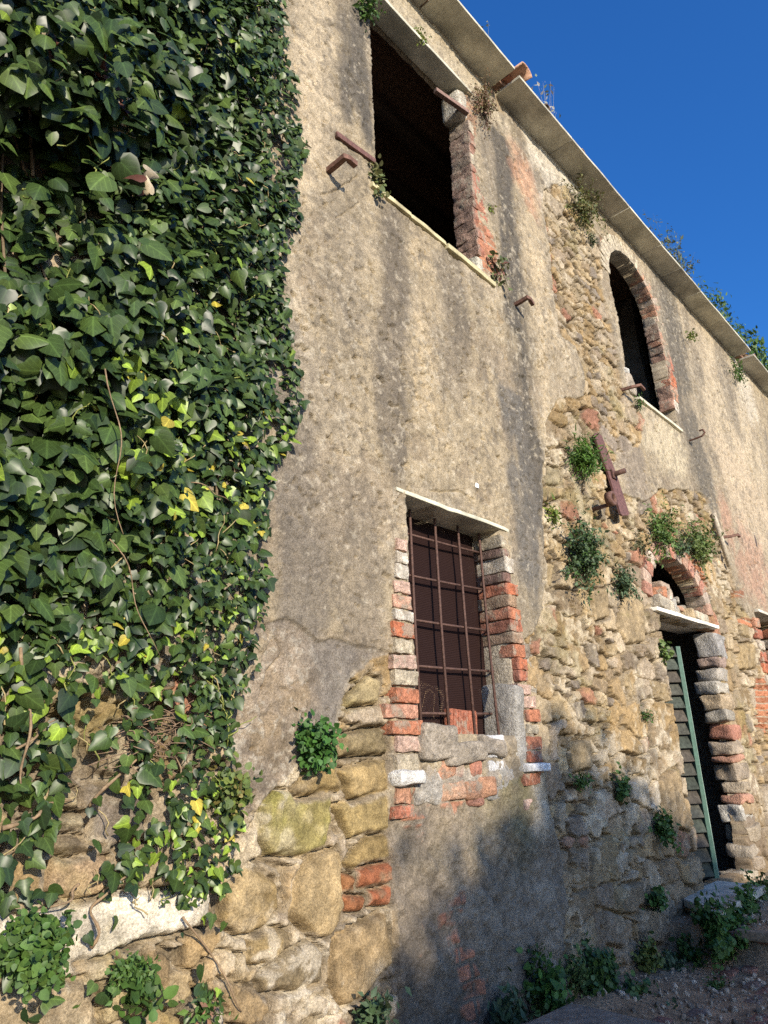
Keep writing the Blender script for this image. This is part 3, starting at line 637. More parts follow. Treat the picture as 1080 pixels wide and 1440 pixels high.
# grey mortar on the right side and the rough fill at the foot of the barred window
m = MB(); a = W(*Zm(676, 925)); b = W(*Zm(728, 1290))
m.block((a[0] + .085, .13, (a[1] + b[1]) / 2), (.17, .34, a[1] - b[1]), (.34, .32, .28), (0, .03, .05), r=.05, jit=.035, seed=71, k=11, nscale=7); m.build('mortar_patch', MAT['stone'], house)
m = MB()
for k, (xa, xb, ya, yb, yy, c) in enumerate([(305, 440, 1095, 1230, .0, (.35, .30, .235)), (400, 560, 1170, 1240, .0, (.35, .30, .235)), (545, 640, 1150, 1215, .01, (.35, .30, .235)), (330, 480, 1235, 1330, -.005, (.42, .36, .29)), (470, 660, 1240, 1330, .0, (.44, .38, .30)), (580, 700, 1260, 1380, .0, (.36, .34, .30)), (290, 420, 1300, 1400, .0, (.38, .35, .30)), (380, 440, 1240, 1310, -.018, RED[4]), (505, 550, 1235, 1300, -.018, (.54, .25, .17)), (440, 480, 1245, 1300, -.015, PNK), (385, 480, 1330, 1390, -.02, (.46, .28, .18)), (490, 610, 1322, 1378, -.022, (.50, .27, .16)), (505, 570, 1385, 1412, -.015, (.44, .22, .15))]):
    a = W(*Zm(xa, ya)); b = W(*Zm(xb, yb))
    m.block(((a[0] + b[0]) / 2, .10 + yy, (a[1] + b[1]) / 2), (abs(b[0] - a[0]) + .03, .25 if k > 2 else .36, abs(a[1] - b[1]) + .02), c, (0, random.Random(k).uniform(-.08, .08), 0), r=.03, jit=.02, seed=80 + k, k=11, nscale=10, cvar=.25)
m.build('rubble_fill', MAT['brick'], house)
m = MB(); a = W(*Zm(572, 1135)); b = W(*Zm(655, 1222)); m.block(((a[0] + b[0]) / 2, .06, (a[1] + b[1]) / 2), (b[0] - a[0], .2, a[1] - b[1]), (.80, .78, .75), r=.02, jit=.014, seed=93, k=7)
a = W(*Zm(580, 1235)); b = W(*Zm(650, 1285)); m.block(((a[0] + b[0]) / 2, .07, (a[1] + b[1]) / 2), (b[0] - a[0], .2, a[1] - b[1]), (.74, .72, .68), r=.02, jit=.012, seed=94, k=7)
m.build('marble_block', MAT['stone'], house)

# upper window, right side
bl = MB(); Z7 = lambda a, b: (440 + a / 3.857, 150 + b / 3.857)
ys = [70, 132, 198, 246, 306, 345, 425, 486, 543, 600, 658, 702, 748, 800]
for k in range(len(ys) - 1):
    ym = (ys[k] + ys[k + 1]) / 2; cxp = np.interp(ym, [80, 350, 650, 900], [833, 850, 872, 905])
    t = W(*Z7(cxp, ys[k])); u = W(*Z7(cxp, ys[k + 1])); a = W(*Z7(cxp, ym)); c = [BEI, (.36, .2, .14), (.38, .2, .14), BEI, (.38, .19, .13), (.40, .19, .13), (.40, .18, .12), (.42, .19, .12), (.46, .2, .13), (.46, .2, .12), (.5, .22, .14), (.5, .22, .13), (.46, .2, .13)][k]
    ww = [.10, .11, .09, .08, .10, .14, .20, .24, .24, .26, .27, .26, .22][k]
    bl.block((a[0] + ww / 2, .115 - .012, (t[1] + u[1]) / 2), (ww, .24, (t[1] - u[1]) * .92), c, (0, random.Random(k).uniform(-.05, .05), random.Random(k + 5).uniform(-.08, .08)), r=.007, jit=.012, seed=120 + k, k=11, nscale=24, cvar=.45, grime=(.25, .185, .145))
a = W(*Z7(880, 800)); b = W(*Z7(905, 945)); bl.block(((a[0] + b[0]) / 2 + .06, .11, (a[1] + b[1]) / 2), (.16, .26, a[1] - b[1]), (.48, .45, .36), r=.03, jit=.015, seed=150, k=7)
a = W(648, 142); bl.block((a[0] + .04, .11, 8.01), (.16, .24, .34), (.50, .46, .38), r=.04, jit=.02, seed=151, k=7)
bl.build('brick_jamb', MAT['brick'], house)

# arched window: right side and ring of the arch
bl = MB(); Z8 = lambda a, b: (820 + a / 4.154, 320 + b / 4.153)
ys = [408, 440, 482, 0, 562, 608, 650, 688, 730, 772, 815, 850, 886, 924, 960, 1000, 1060]
for k in range(len(ys) - 1):
    if ys[k] == 0: continue
    if ys[k + 1] == 0: bl.block((9.62, .10, 7.50), (.16, .18, .75), DRT, r=.02, jit=.02, seed=169, k=7); continue
    ym = (ys[k] + ys[k + 1]) / 2; cxp = np.interp(ym, [400, 600, 850, 1050], [406, 436, 498, 524])
    t = W(*Z8(cxp, ys[k])); u = W(*Z8(cxp, ys[k + 1])); a = W(*Z8(cxp, ym))
    c = [RED[1], (.42, .24, .16), 0, DRT, BEI, (.46, .27, .18), (.42, .3, .2), (.40, .3, .22), (.45, .22, .15), RED[3], RED[1], RED[0], RED[0], (.5, .3, .2), RED[4], WASH][k]
    if not isinstance(c, tuple): c = DRT
    bl.block((a[0] + .10, .095 - .012, (t[1] + u[1]) / 2), (.26, .20, (t[1] - u[1]) * .9), c, (0, random.Random(k).uniform(-.05, .05), random.Random(k + 5).uniform(-.08, .08)), r=.007, jit=.012, seed=170 + k, k=11, nscale=22, cvar=.35, grime=(.25, .17, .13) if k % 3 else (.34, .17, .11))
bl.build('brick_jamb', MAT['brick'], house)
bl = MB(); nA = 24
for k in range(nA):
    a = math.pi * (1 - (k + .5) / nA); R0 = .115
    px, pz = 8.78 + (.775 + R0) * math.cos(a), 7.62 + (.69 + R0) * math.sin(a)
    c = (.52, .45, .33) if k < 15 else [(.46, .28, .19), RED[4], (.54, .42, .32)][k % 3]
    bl.block((px, .10 - .010, min(pz, 8.62)), (.24, .22, .100), c, (0, -a, 0), r=.01, jit=.009, seed=200 + k, k=7, nscale=12, cvar=.3)
bl.build('brick_arch', MAT['brick'], house)
bl = MB(); bl.block((8.06, .14, 5.98), (.30, .36, .22), (.42, .36, .28), r=.03, jit=.03, seed=230, k=11, nscale=8); bl.block((7.98, .05, 6.14), (.12, .2, .1), (.7, .67, .6), r=.03, jit=.015, seed=231, k=7)
bl.build('broken_sill_stone', MAT['stone'], house)

# door: stones of the right side, arch over the niche, rubble on the lintel
bl = MB(); Z5 = lambda a, b: (740 + a / 2.571, 880 + b / 2.571)
for k, (y0, y1, x0, x1, c) in enumerate([(25, 110, 612, 680, (.36, .34, .31)), (112, 148, 615, 690, (.34, .25, .2)), (150, 196, 620, 694, (.40, .36, .30)), (200, 244, 640, 702, (.42, .38, .31)), (248, 304, 646, 712, (.44, .34, .22)), (306, 350, 652, 718, (.30, .27, .22)), (352, 412, 658, 740, (.40, .19, .13)), (416, 468, 682, 750, (.37, .30, .22)), (470, 494, 690, 752, (.44, .24, .16)), (498, 562, 680, 768, (.36, .29, .21)), (566, 604, 700, 776, (.38, .31, .22)), (606, 642, 712, 780, (.45, .25, .17)), (646, 712, 706, 790, (.46, .43, .37)), (716, 780, 736, 810, (.34, .28, .20)), (782, 834, 742, 812, (.38, .32, .24)), (836, 890, 738, 822, (.36, .29, .21)), (888, 930, 740, 800, (.45, .38, .28))]):
    ym = (y0 + y1) / 2; a = W(*Z5(x1, ym)); t = W(*Z5(x1, y0)); u = W(*Z5(x1, y1))
    bl.block((a[0] + .14 + random.Random(k).uniform(-.05, .03), .16 - .02 - .03 + random.Random(k + 3).uniform(-.02, .03), (t[1] + u[1]) / 2), (.36, .27, (t[1] - u[1]) * 1.0), c, (random.Random(k + 9).uniform(-.08, .08), random.Random(k).uniform(-.08, .08), random.Random(k + 5).uniform(-.2, .2)), r=.03, jit=.034, seed=240 + k, k=11, nscale=8, cvar=.25)
bl.build('stone_jamb', MAT['stone'], house)
bl = MB(); nA = 15
for k in range(nA):
    a = math.pi * (1 - (k + .5) / nA)
    px, pz = 8.48 + .93 * math.cos(a), 3.24 + .66 * math.sin(a)
    bl.block((px, .095 - .012, pz), (.20, .22, .15), [(.46, .24, .17), (.50, .36, .27), (.42, .20, .14), (.52, .42, .33), (.45, .28, .2)][k % 5], (0, -math.atan2(math.sin(a) * .85, math.cos(a)), 0), r=.012, jit=.010, seed=270 + k, k=7, nscale=12, cvar=.3)
bl.build('brick_arch', MAT['brick'], house)
bl = MB()
for k, (cx, cy, cz, sx, sy, sz, c) in enumerate([(7.95, .15, 3.19, .5, .4, .14, (.48, .42, .32)), (8.3, .2, 3.17, .4, .4, .11, (.46, .40, .31)), (8.62, .25, 3.26, .34, .35, .06, (.50, .30, .20)), (8.5, .3, 3.17, .1, .3, .12, (.46, .4, .32)), (8.80, .12, 3.19, .12, .3, .13, (.52, .40, .24)), (9.0, .15, 3.17, .3, .4, .1, (.55, .48, .36)), (9.2, .2, 3.18, .3, .4, .12, (.52, .46, .34)), (8.22, .0, 3.20, .11, .08, .16, (.44, .41, .35)), (9.28, .35, 3.36, .25, .25, .06, (.30, .27, .23)), (9.3, .35, 3.28, .25, .25, .07, (.34, .3, .25)), (9.25, .4, 3.45, .25, .25, .07, (.36, .33, .29))]):
    bl.block((cx, cy, cz), (sx, sy, sz), c, (0, random.Random(k).uniform(-.1, .1), random.Random(k + 5).uniform(-.2, .2)), r=.02, jit=.02, seed=290 + k, k=7, nscale=9, cvar=.25)
bl.build('rubble_fill', MAT['stone'], house)

# right-hand opening at the frame's edge
bl = MB(); br = MB()
for k in range(15):
    z0 = 1.05 + k * .165
    bl.block((11.36, .2 - .012, z0), (.26, .44, .145), RED[k % 5] if k % 3 else (.5, .42, .32), (0, random.Random(k).uniform(-.06, .06), 0), r=.02, jit=.016, seed=330 + k, k=7, nscale=10, cvar=.3)
    br.block((12.80, .2 - .012, z0), (.3, .44, .145), RED[(k + 2) % 5] if k % 3 != 1 else (.45, .38, .3), (0, random.Random(k).uniform(-.06, .06), random.Random(k).uniform(-.2, .2)), r=.02, jit=.016, seed=350 + k, k=7, nscale=10, cvar=.3)
bl.build('brick_jamb', MAT['brick'], house); br.build('brick_jamb', MAT['brick'], house)

# window grille and wire mesh
RU = (.105, .058, .045)
g = MB()
for (xa, ya, xb, yb) in ((278, 322, 575, 398), (258, 484, 600, 548), (270, 664, 612, 712), (290, 853, 622, 876), (320, 1046, 650, 1046)):
    p = [P3(*Zm(xa, ya), .175), P3(*Zm((xa + xb) / 2, (ya + yb) / 2 + 2), .175), P3(*Zm(xb, yb), .175)]; p[0][0] -= .05; p[2][0] += .05; g.tube(p, .0095, RU, 6)
grille = g.build('window_grille', MAT['rust'], house)
for (xa, ya, xm, ym, xb, yb) in ((277, 226, 296, 640, 325, 1135), (378, 262, 404, 680, 441, 1172), (471, 290, 504, 700, 545, 1165), (557, 315, 592, 700, 655, 1290)):
    b = MB(); b.tube([P3(*Zm(xa, ya - 12), .158), P3(*Zm(xa, ya), .158), P3(*Zm(xm, ym), .158), P3(*Zm(xb, yb), .158 if xb < 600 else .04)], .0105, RU, 6)
    b.build('upright_bar', MAT['rust'], grille)
mm = bpy.data.materials.new('rusty_wire_mesh'); mm.use_nodes = True
n = mm.node_tree.nodes; l = mm.node_tree.links; b = n['Principled BSDF']; b.inputs['Roughness'].default_value = .8
tc = n.new('ShaderNodeTexCoord'); sp = n.new('ShaderNodeSeparateXYZ'); l.new(tc.outputs['Object'], sp.inputs[0])
def grid_line(sock, per):
    a = n.new('ShaderNodeMath'); a.operation = 'MULTIPLY'; a.inputs[1].default_value = 1 / per; l.new(sock, a.inputs[0])
    f = n.new('ShaderNodeMath'); f.operation = 'FRACT'; l.new(a.outputs[0], f.inputs[0])
    g_ = n.new('ShaderNodeMath'); g_.operation = 'LESS_THAN'; g_.inputs[1].default_value = .58; l.new(f.outputs[0], g_.inputs[0]); return g_.outputs[0]
mxm = n.new('ShaderNodeMath'); mxm.operation = 'MAXIMUM'; l.new(grid_line(sp.outputs[0], .013), mxm.inputs[0]); l.new(grid_line(sp.outputs[2], .013), mxm.inputs[1])
b.inputs['Base Color'].default_value = (.022, .010, .0085, 1); b.inputs['Specular IOR Level'].default_value = .15
tr = n.new('ShaderNodeBsdfTransparent'); mx = n.new('ShaderNodeMixShader'); l.new(mxm.outputs[0], mx.inputs[0]); l.new(tr.outputs[0], mx.inputs[1]); l.new(b.outputs[0], mx.inputs[2]); l.new(mx.outputs[0], n['Material Output'].inputs['Surface'])
nx_, nz_ = 30, 40
gx, gz = np.meshgrid(np.linspace(3.56, 4.95, nx_), np.linspace(1.7, 3.374, nz_), indexing='ij')
gy = .245 + .012 * fbm(gx.ravel(), gz.ravel(), .5, 2, 5)
V = np.column_stack([gx.ravel(), gy, gz.ravel()]); idx = np.arange(nx_ * nz_).reshape(nx_, nz_)
make_mesh('wire_mesh', V, np.stack([idx[:-1, :-1], idx[1:, :-1], idx[1:, 1:], idx[:-1, 1:]], -1).reshape(-1, 4), C_(.07, .035, .03), mm, house)

# ironwork left in the wall
def iron(name, pts, rad, square=True, label=None, col=(.16, .085, .06)):
    m = MB(); m.tube(pts, rad, col, 8, square); o = m.build(name, MAT['rust'], house, False)
    if label: o['label'] = label
    return o
p = P3(459.4, 242); iron('iron_hook', [p + (0, .06, 0), p + (0, -.10, .0), p + (.0, -.19, .005), p + (.03, -.20, -.0), p + (.10, -.20, -.005)], .02)
p = P3(721, 430); iron('iron_hook', [p + (0, .06, 0), p + (0, -.08, .0), p + (.0, -.17, .01), p + (.03, -.175, -.0), p + (.10, -.165, -.02)], .017)
p = P3(968, 620); iron('iron_hook', [p + (0, .06, 0), p + (.0, -.10, .0), p + (.0, -.20, .01), p + (0, -.24, .05), p + (0, -.22, .10), p + (0, -.17, .10)], .014, False)
p = P3(876, 550); iron('iron_hook', [p + (-.05, .06, 0), p + (-.02, -.12, .0), p + (.05, -.20, .02), p + (.16, -.20, .0)], .016)
p = P3(1015, 757); iron('iron_hook', [p + (-.1, .06, 0), p + (0, -.12, .0), p + (.06, -.2, .02), p + (.14, -.2, .01)], .018)
a = P3(474, 190, -.02); b = P3(526, 227, -.02)
m = MB(); m.block((a + b) / 2, (np.linalg.norm(b - a) + .02, .03, .05), (.15, .075, .06), (0, -math.atan2(b[2] - a[2], b[0] - a[0]), 0), r=.004, jit=.002, seed=3); m.build('hinge_strap', MAT['rust'], house)
a = P3(612, 127, .06); b = P3(658, 159, -.03)
m = MB(); m.tube([a, b], .022, (.22, .14, .11), 4, True); m.build('hinge_strap', MAT['rust'], house, False)
a = P3(841, 612, -.05); b = P3(862, 668, -.06); c = P3(879, 722, -.12)
m = MB()
dirs = []
V = []
for p_, w_ in ((a + (a - b) * .06, .015), (a, .10), (b, .11), (c, .115), (c + (c - b) * .05, .08)):
    for s_ in (-1, 1):
        for t_ in (0, 1): V.append(p_ + np.array([s_ * w_ * .95, t_ * .022, s_ * w_ * .25]))
Q = []
for i in range(4):
    o_ = i * 4
    Q += [(o_, o_ + 2, o_ + 6, o_ + 4), (o_ + 1, o_ + 5, o_ + 7, o_ + 3), (o_, o_ + 4, o_ + 5, o_ + 1), (o_ + 2, o_ + 3, o_ + 7, o_ + 6)]
Q += [(0, 1, 3, 2), (16, 18, 19, 17)]
m.add(V, Q, (.15, .075, .065)); strap = m.build('iron_strap', MAT['rust'], house, False)
m = MB(); m.tube([b + (0, .1, 0), b + (0, -.14, .01)], .03, (.11, .06, .045), 8); m.block(b + (0, -.01, 0), (.1, .03, .1), (.12, .065, .05), r=.005, jit=.002); m.build('anchor_pin', MAT['rust'], strap)
p = P3(836, 716); th = np.linspace(0, 2 * math.pi, 17)
m = MB(); m.tube([p + (0, .06, 0), p + (0, -.16, .005)], .022, (.13, .07, .055), 8)
V = []; Q = []
for i, t_ in enumerate(th[:-1]):
    for rr, yy in ((.075, -.15), (.075, -.22), (.045, -.22), (.045, -.15)): V.append(p + np.array([rr * math.cos(t_), yy, .06 + rr * math.sin(t_)]))
for i in range(16):
    for j in range(4): Q.append((i * 4 + j, i * 4 + (j + 1) % 4, ((i + 1) % 16) * 4 + (j + 1) % 4, ((i + 1) % 16) * 4 + j))
m.add(V, Q, (.15, .08, .06)); m.build('iron_ring', MAT['rust'], house)
m = MB(); m.tube([P3(1003, 722, -.03), P3(1012, 750, -.05), P3(1026, 797, -.06)], .035, (.42, .36, .27), 8); m.build('drain_pipe', MAT['wood'], house)
p = P3(668, 684); m = MB(); m.block(p + (0, -.012, 0), (.05, .03, .05), (.78, .76, .70), r=.015, jit=.002); m.build('white_plug', MAT['stone'], house)
m = MB(); p = P3(1061, 761); m.block(p, (.08, .05, .22), (.10, .07, .06), r=.02, jit=.01); m.build('iron_plate', MAT['rust'], house)

# louvred green shutter leaning in the doorway
def shutter():
    p0 = np.array([7.66, .52, .42]); p1 = np.array([8.30, .06, .40]); top = 2.36
    ex = (p1 - p0); ln = np.linalg.norm(ex[:2]); ang = math.atan2(ex[1], ex[0])
    GRN = (.045, .105, .072)
    m = MB(); ux = np.array([math.cos(ang), math.sin(ang), 0])
    for f in (0.0, 1.0):
        q = p0 * (1 - f) + p1 * f; m.block(q + (0, 0, top / 2), (.05, .04, top), GRN, (0, 0, ang), r=.004, jit=.003, seed=int(f * 9), k=11, nscale=12, cvar=.35)
    m.block(p1 + ux * .027 + (0, 0, top / 2), (.012, .03, top), (.20, .27, .22), (0, 0, ang), r=.002, jit=.002, k=11, nscale=8, cvar=.4)
    
    fr = m.build('shutter', MAT['paint'], house)
    s = MB()
    for k in range(17):
        zz = .0 + k * top / 17
        s.block((p0 + p1) / 2 + (0, .01, zz + top / 34), (ln - .05, .016, top / 17 * .98), (.055 + .010 * (k % 3), .064, .050), (math.radians(-24), 0, ang), r=.004, jit=.004, seed=k, k=7, nscale=9, cvar=.5)
    s.build('slat_panel', MAT['wood'], fr)
shutter()

# ------------------------------------------------------------------ loose stones and bricks
def thing(mb, name, mat, loc, label, cat, group=None, smooth=True):
    o = mb.build(name, MAT[mat], None, smooth); return tag(o, label, cat, group)
m = MB(); m.block((8.12, .12, 3.335), (.26, .2, .14), (.50, .23, .13), (0, .05, .5), r=.014, jit=.012, seed=401, k=7); thing(m, 'loose_brick', 'brick', None, 'orange broken brick lying lowest in the arched niche above the door', 'brick', 'loose bricks in the niche')
m = MB(); m.block((8.36, .14, 3.345), (.14, .2, .17), (.62, .50, .40), (0, .35, .2), r=.03, jit=.016, seed=402, k=7); thing(m, 'loose_brick', 'brick', None, 'whitewashed brick piece tilted against the orange brick in the niche', 'brick', 'loose bricks in the niche')
m = MB(); m.block((8.22, .14, 3.455), (.32, .2, .075), (.48, .36, .27), (0, -.02, .1), r=.014, jit=.01, seed=403, k=7); thing(m, 'loose_brick', 'brick', None, 'pinkish flat brick laid on top of two others in the niche', 'brick', 'loose bricks in the niche')
a = W(*Zm(345, 1040), .36); m = MB(); m.block((a[0] - .0, .37, a[1] + .02), (.34, .2, .38), (.48, .34, .22), (0, .2, .1), r=.12, jit=.03, seed=404, k=11, nscale=7); thing(m, 'loose_stone', 'stone', None, 'rounded tan stone seen through the wire mesh at its lower left corner', 'stone')
a = W(*Zm(495, 1120), .18); m = MB(); m.block((a[0], .20, a[1] + .0), (.32, .07, .30), (.38, .14, .085), (0, .06, 0), r=.012, jit=.004, seed=405, k=7)
for k in range(5): m.block((a[0] - .12 + k * .06, .164, a[1]), (.03, .012, .29), (.38, .14, .085), (0, .06, 0), r=.003, jit=.001)
thing(m, 'terracotta_block', 'brick', None, 'ribbed red terracotta block on the sill behind the window bars', 'block')

# ------------------------------------------------------------------ leaves
def leafmesh(name, tmpl, faces, P, U, Vv, N, size, cols, mat, parent=None, ribc=None):
    n = len(P); k = len(tmpl)
    X = P[:, None, :] + size[:, None, None] * (tmpl[None, :, 0:1] * U[:, None, :] + tmpl[None, :, 1:2] * Vv[:, None, :] + tmpl[None, :, 2:3] * N[:, None, :])
    Q = (np.asarray(faces)[None] + (np.arange(n) * k)[:, None, None]).reshape(-1, 4)
    c = np.repeat(cols[:, None, :], k, 1)
    if ribc is not None: c = c * ribc[None, :, None]
    return make_mesh(name, X.reshape(-1, 3), Q, np.clip(c.reshape(-1, 3), .004, .9), mat, parent)
def frame(N, D):                                         # unit normals, wanted tip direction
    N = N / np.linalg.norm(N, axis=1, keepdims=True)
    Vv = D - N * (D * N).sum(1, keepdims=True); Vv /= np.linalg.norm(Vv, axis=1, keepdims=True) + 1e-9
    return N, Vv, np.cross(Vv, N)
def ivy_tmpl(kind):
    if kind == 0: R = [(.10, -.10), (.28, -.15), (.46, -.02), (.50, .20), (.40, .40), (.27, .56), (.19, .76), (.08, .92)]
    elif kind == 1: R = [(.10, -.06), (.26, -.12), (.44, -.04), (.60, .16), (.38, .33), (.26, .48), (.22, .70), (.08, .92)]
    else: R = [(.12, -.12), (.30, -.16), (.44, .02), (.45, .24), (.40, .44), (.30, .62), (.18, .80), (.07, .93)]
    Mi = [(0, 0, .02), (0, .30, .03), (0, .62, .0), (0, 1.0, -.08)]
    fold = lambda u, v: -.10 * abs(u) - .07 * v * v - .28 * u * u
    V = Mi + [(u, v, fold(u, v)) for u, v in R] + [(-u, v, fold(u, v)) for u, v in R]
    F = [(0, 4, 5, 6), (0, 6, 7, 1), (1, 7, 8, 2), (2, 8, 9, 10), (2, 10, 11, 3), (0, 14, 13, 12), (0, 1, 15, 14), (1, 2, 16, 15), (2, 18, 17, 16), (2, 3, 19, 18)]
    F = [f[::-1] for f in F]
    rib = np.array([1.25, 1.2, 1.15, 1.05] + [.95] * 16)
    return np.array(V), np.array(F), rib

# ------------------------------------------------------------------ the ivy
ivy = empty('ivy', (1.4, 0, .9), 'dense dark green ivy hanging over the left side of the wall', 'ivy')
EDGE = WP([(382, -60), (382, 0), (392, 50), (402, 110), (412, 180), (418, 255), (410, 310), (388, 350), (384, 385), (398, 430), (404, 480), (410, 535), (402, 590), (385, 640), (372, 690), (364, 760), (358, 860), (350, 900), (344, 950), (322, 1000), (320, 1090), (326, 1170), (300, 1262)])
ez = EDGE[::-1, 1]; exx = EDGE[::-1, 0]
def edge_x(z): return np.interp(z, ez, exx)
def ivy_bulge(x, z):
    t = np.clip((edge_x(z) - x) / 1.7, 0, 1)
    hump = .62 * np.exp(-((x - .12) / .36) ** 2 - ((z - 4.55) / .55) ** 2)
    return .035 + hump + (.34 * t ** .9) * np.clip(.75 + 1.0 * fbm(x, z, .5, 3, 301), .08, 1.8) * sstep(1.5, 2.8, z)
HOL = WP([(-60, 235), (60, 235), (115, 260), (150, 320), (130, 370), (60, 400), (-60, 410)])
HOL2 = WP([(-60, 395), (40, 470), (40, 560), (-60, 600)])
# per-leaf candidates
def ivy_candidates(n, seed):
    rs = np.random.RandomState(seed)
    x = rs.uniform(-.9, 2.75, n); z = rs.uniform(.45, 8.0, n)
    xe = edge_x(z) + .05 * fbm(x * 0 + 1, z, .25, 3, 311) + .03
    keep = x < xe
    # where it thins out: bottom and the strip inside the right-hand edge
    dens = np.ones(n)
    py_low = sstep(2.25, 1.85, z + .16 * fbm(x, z, .4, 3, 313))
    patch = fbm(x, z, .30, 3, 315) + .30 * fbm(x * 3, z * .7, .5, 2, 318)
    low = np.clip(.42 + patch * 1.3, .03, .98) * np.where(z < 1.22, .16, 1) * np.where(z < .85, .45, 1) * np.where(x < 1.30, .5, 1)
    rgt = np.clip((x - 1.75) / .2, 0, 1); low = np.maximum(low * 1.0, rgt * .9 * (z > 1.12))
    dens = lerp(dens, low, py_low)
    gap = np.exp(-((xe - x - .22 - .1 * fbm(x, z, .6, 2, 316)) / .085) ** 2) * sstep(.0, .45, fbm(x * 0, z, .9, 3, 317) + np.exp(-((z - 3.55) / .5) ** 2) * 1.1 - .35)
    dens = dens * (1 - .9 * gap) * np.where(xe - x < .12, .75, 1)
    keep &= rs.rand(n) < dens
    return x[keep], z[keep], xe[keep], rs
groups = []
for seed, n, lay in ((1, 17000, 'back'), (2, 26000, 'front')):
    x, z, xe, rs = ivy_candidates(n, seed); m = len(x)
    bul = ivy_bulge(x, z); hol = sstep(-.12, .06, poly_sd(x, z, HOL) + .1 * fbm(x, z, .2, 3, 320)); hol2 = sstep(-.12, .06, poly_sd(x, z, HOL2))
    over = np.exp(-((z - W(50, 200)[1]) / .22) ** 2) * (x < 1.25)
    if lay == 'back': y = -.02 - bul * rs.uniform(.0, .35, m) * (1 - .6 * hol)
    else: y = -.04 - bul * rs.uniform(.45, 1.12, m) - .10 * over * rs.rand(m)
    ok = np.ones(m, bool)
    if lay == 'front': ok = rs.rand(m) > np.maximum(hol * .93, hol2 * .55)
    else: ok = rs.rand(m) > hol * .05
    t = np.clip((xe - x) / 1.5, 0, 1)
    size = lerp(.043, .080, t ** 1.1) * np.exp(rs.normal(0, .34, m)) * 1.0
    size *= lerp(.76, 1.0, sstep(2.2, 3.0, z)) * 1.0
    size *= 1 + .10 * sstep(3.6, 2.6, z) * sstep(2.0, 1.2, x); size = np.minimum(size, np.where(z < 2.3, .105, .145))
    size *= np.where(lay == 'back', .95, 1.0) * np.where(z > 5.2, .95, 1)
    jit = rs.normal(0, 1, (m, 3))
    N = np.column_stack([-.22 + .58 * jit[:, 0], -1 + 0 * x, .30 + .52 * jit[:, 2]])
    D = np.column_stack([.75 * jit[:, 1], -.25 + 0 * x, -1 + .45 * rs.normal(0, 1, m)])
    N, Vv, U = frame(N, D)
    base = np.array([(.025, .046, .012), (.033, .058, .014), (.044, .074, .017), (.019, .036, .011), (.060, .094, .022)])
    c = base[rs.randint(0, 5, m)] * rs.uniform(.75, 1.3, (m, 1))
    yel = fbm(x, z, .35, 3, 330) + .9 * np.exp(-((z - W(180, 640)[1]) / .40) ** 2 - ((x - 1.65) / .5) ** 2) + .5 * np.exp(-((z - W(180, 880)[1]) / .35) ** 2 - ((x - 1.5) / .5) ** 2) + .12 * (z < 2.2)
    isy = rs.rand(m) < np.clip(.012 + .24 * sstep(.2, 1.0, yel), 0, .4)
    ycol = np.where((rs.rand(m) < .88)[:, None], np.array([.17, .25, .03])[None] * rs.uniform(.6, 1.35, (m, 1)), np.array([.36, .30, .045])[None] * rs.uniform(.7, 1.2, (m, 1)))
    isy &= (z < 4.6) | (rs.rand(m) < .25)
    c = np.where(isy[:, None], ycol, c)
    P = np.column_stack([x, y, z])
    groups.append((P[ok], U[ok], Vv[ok], N[ok], size[ok], c[ok], isy[ok], rs.randint(0, 3, ok.sum())))
cat_ = lambda i: np.concatenate([g_[i] for g_ in groups])
P, U, Vv, N, SZ, CC, YY, KK = [cat_(i) for i in range(8)]
def leaf_set(name, sel):
    Vs, Qs, Cs, Ls, off = [], [], [], [], 0
    for kd in range(3):
        s = sel & (KK == kd); T, F, rib = ivy_tmpl(kd); n_ = s.sum()
        rs = np.random.RandomState(kd); cur = rs.uniform(.3, 1.8, n_)
        X = P[s][:, None, :] + SZ[s][:, None, None] * (T[None, :, 0:1] * U[s][:, None, :] + T[None, :, 1:2] * Vv[s][:, None, :] + (T[None, :, 2:3] * cur[:, None, None]) * N[s][:, None, :])
        Vs.append(X.reshape(-1, 3)); Qs.append((F[None] + (np.arange(n_) * len(T))[:, None, None]).reshape(-1, 4) + off); off += n_ * len(T)
        Ls.append(np.tile(T, (n_, 1)))
        Cs.append((np.repeat(CC[s][:, None, :], len(T), 1) * rib[None, :, None]).reshape(-1, 3))
    o = make_mesh(name, np.concatenate(Vs), np.concatenate(Qs), np.clip(np.concatenate(Cs), .003, .9), MAT['ivy'])
    la = o.data.attributes.new('leaf', 'FLOAT_VECTOR', 'POINT'); la.data.foreach_set('vector', np.concatenate(Ls).astype(np.float32).ravel())
    return attach(o, ivy)
leaf_set('foliage', ~YY); o = leaf_set('yellowing_leaves', YY); o['label'] = 'yellow and lime green ivy leaves'
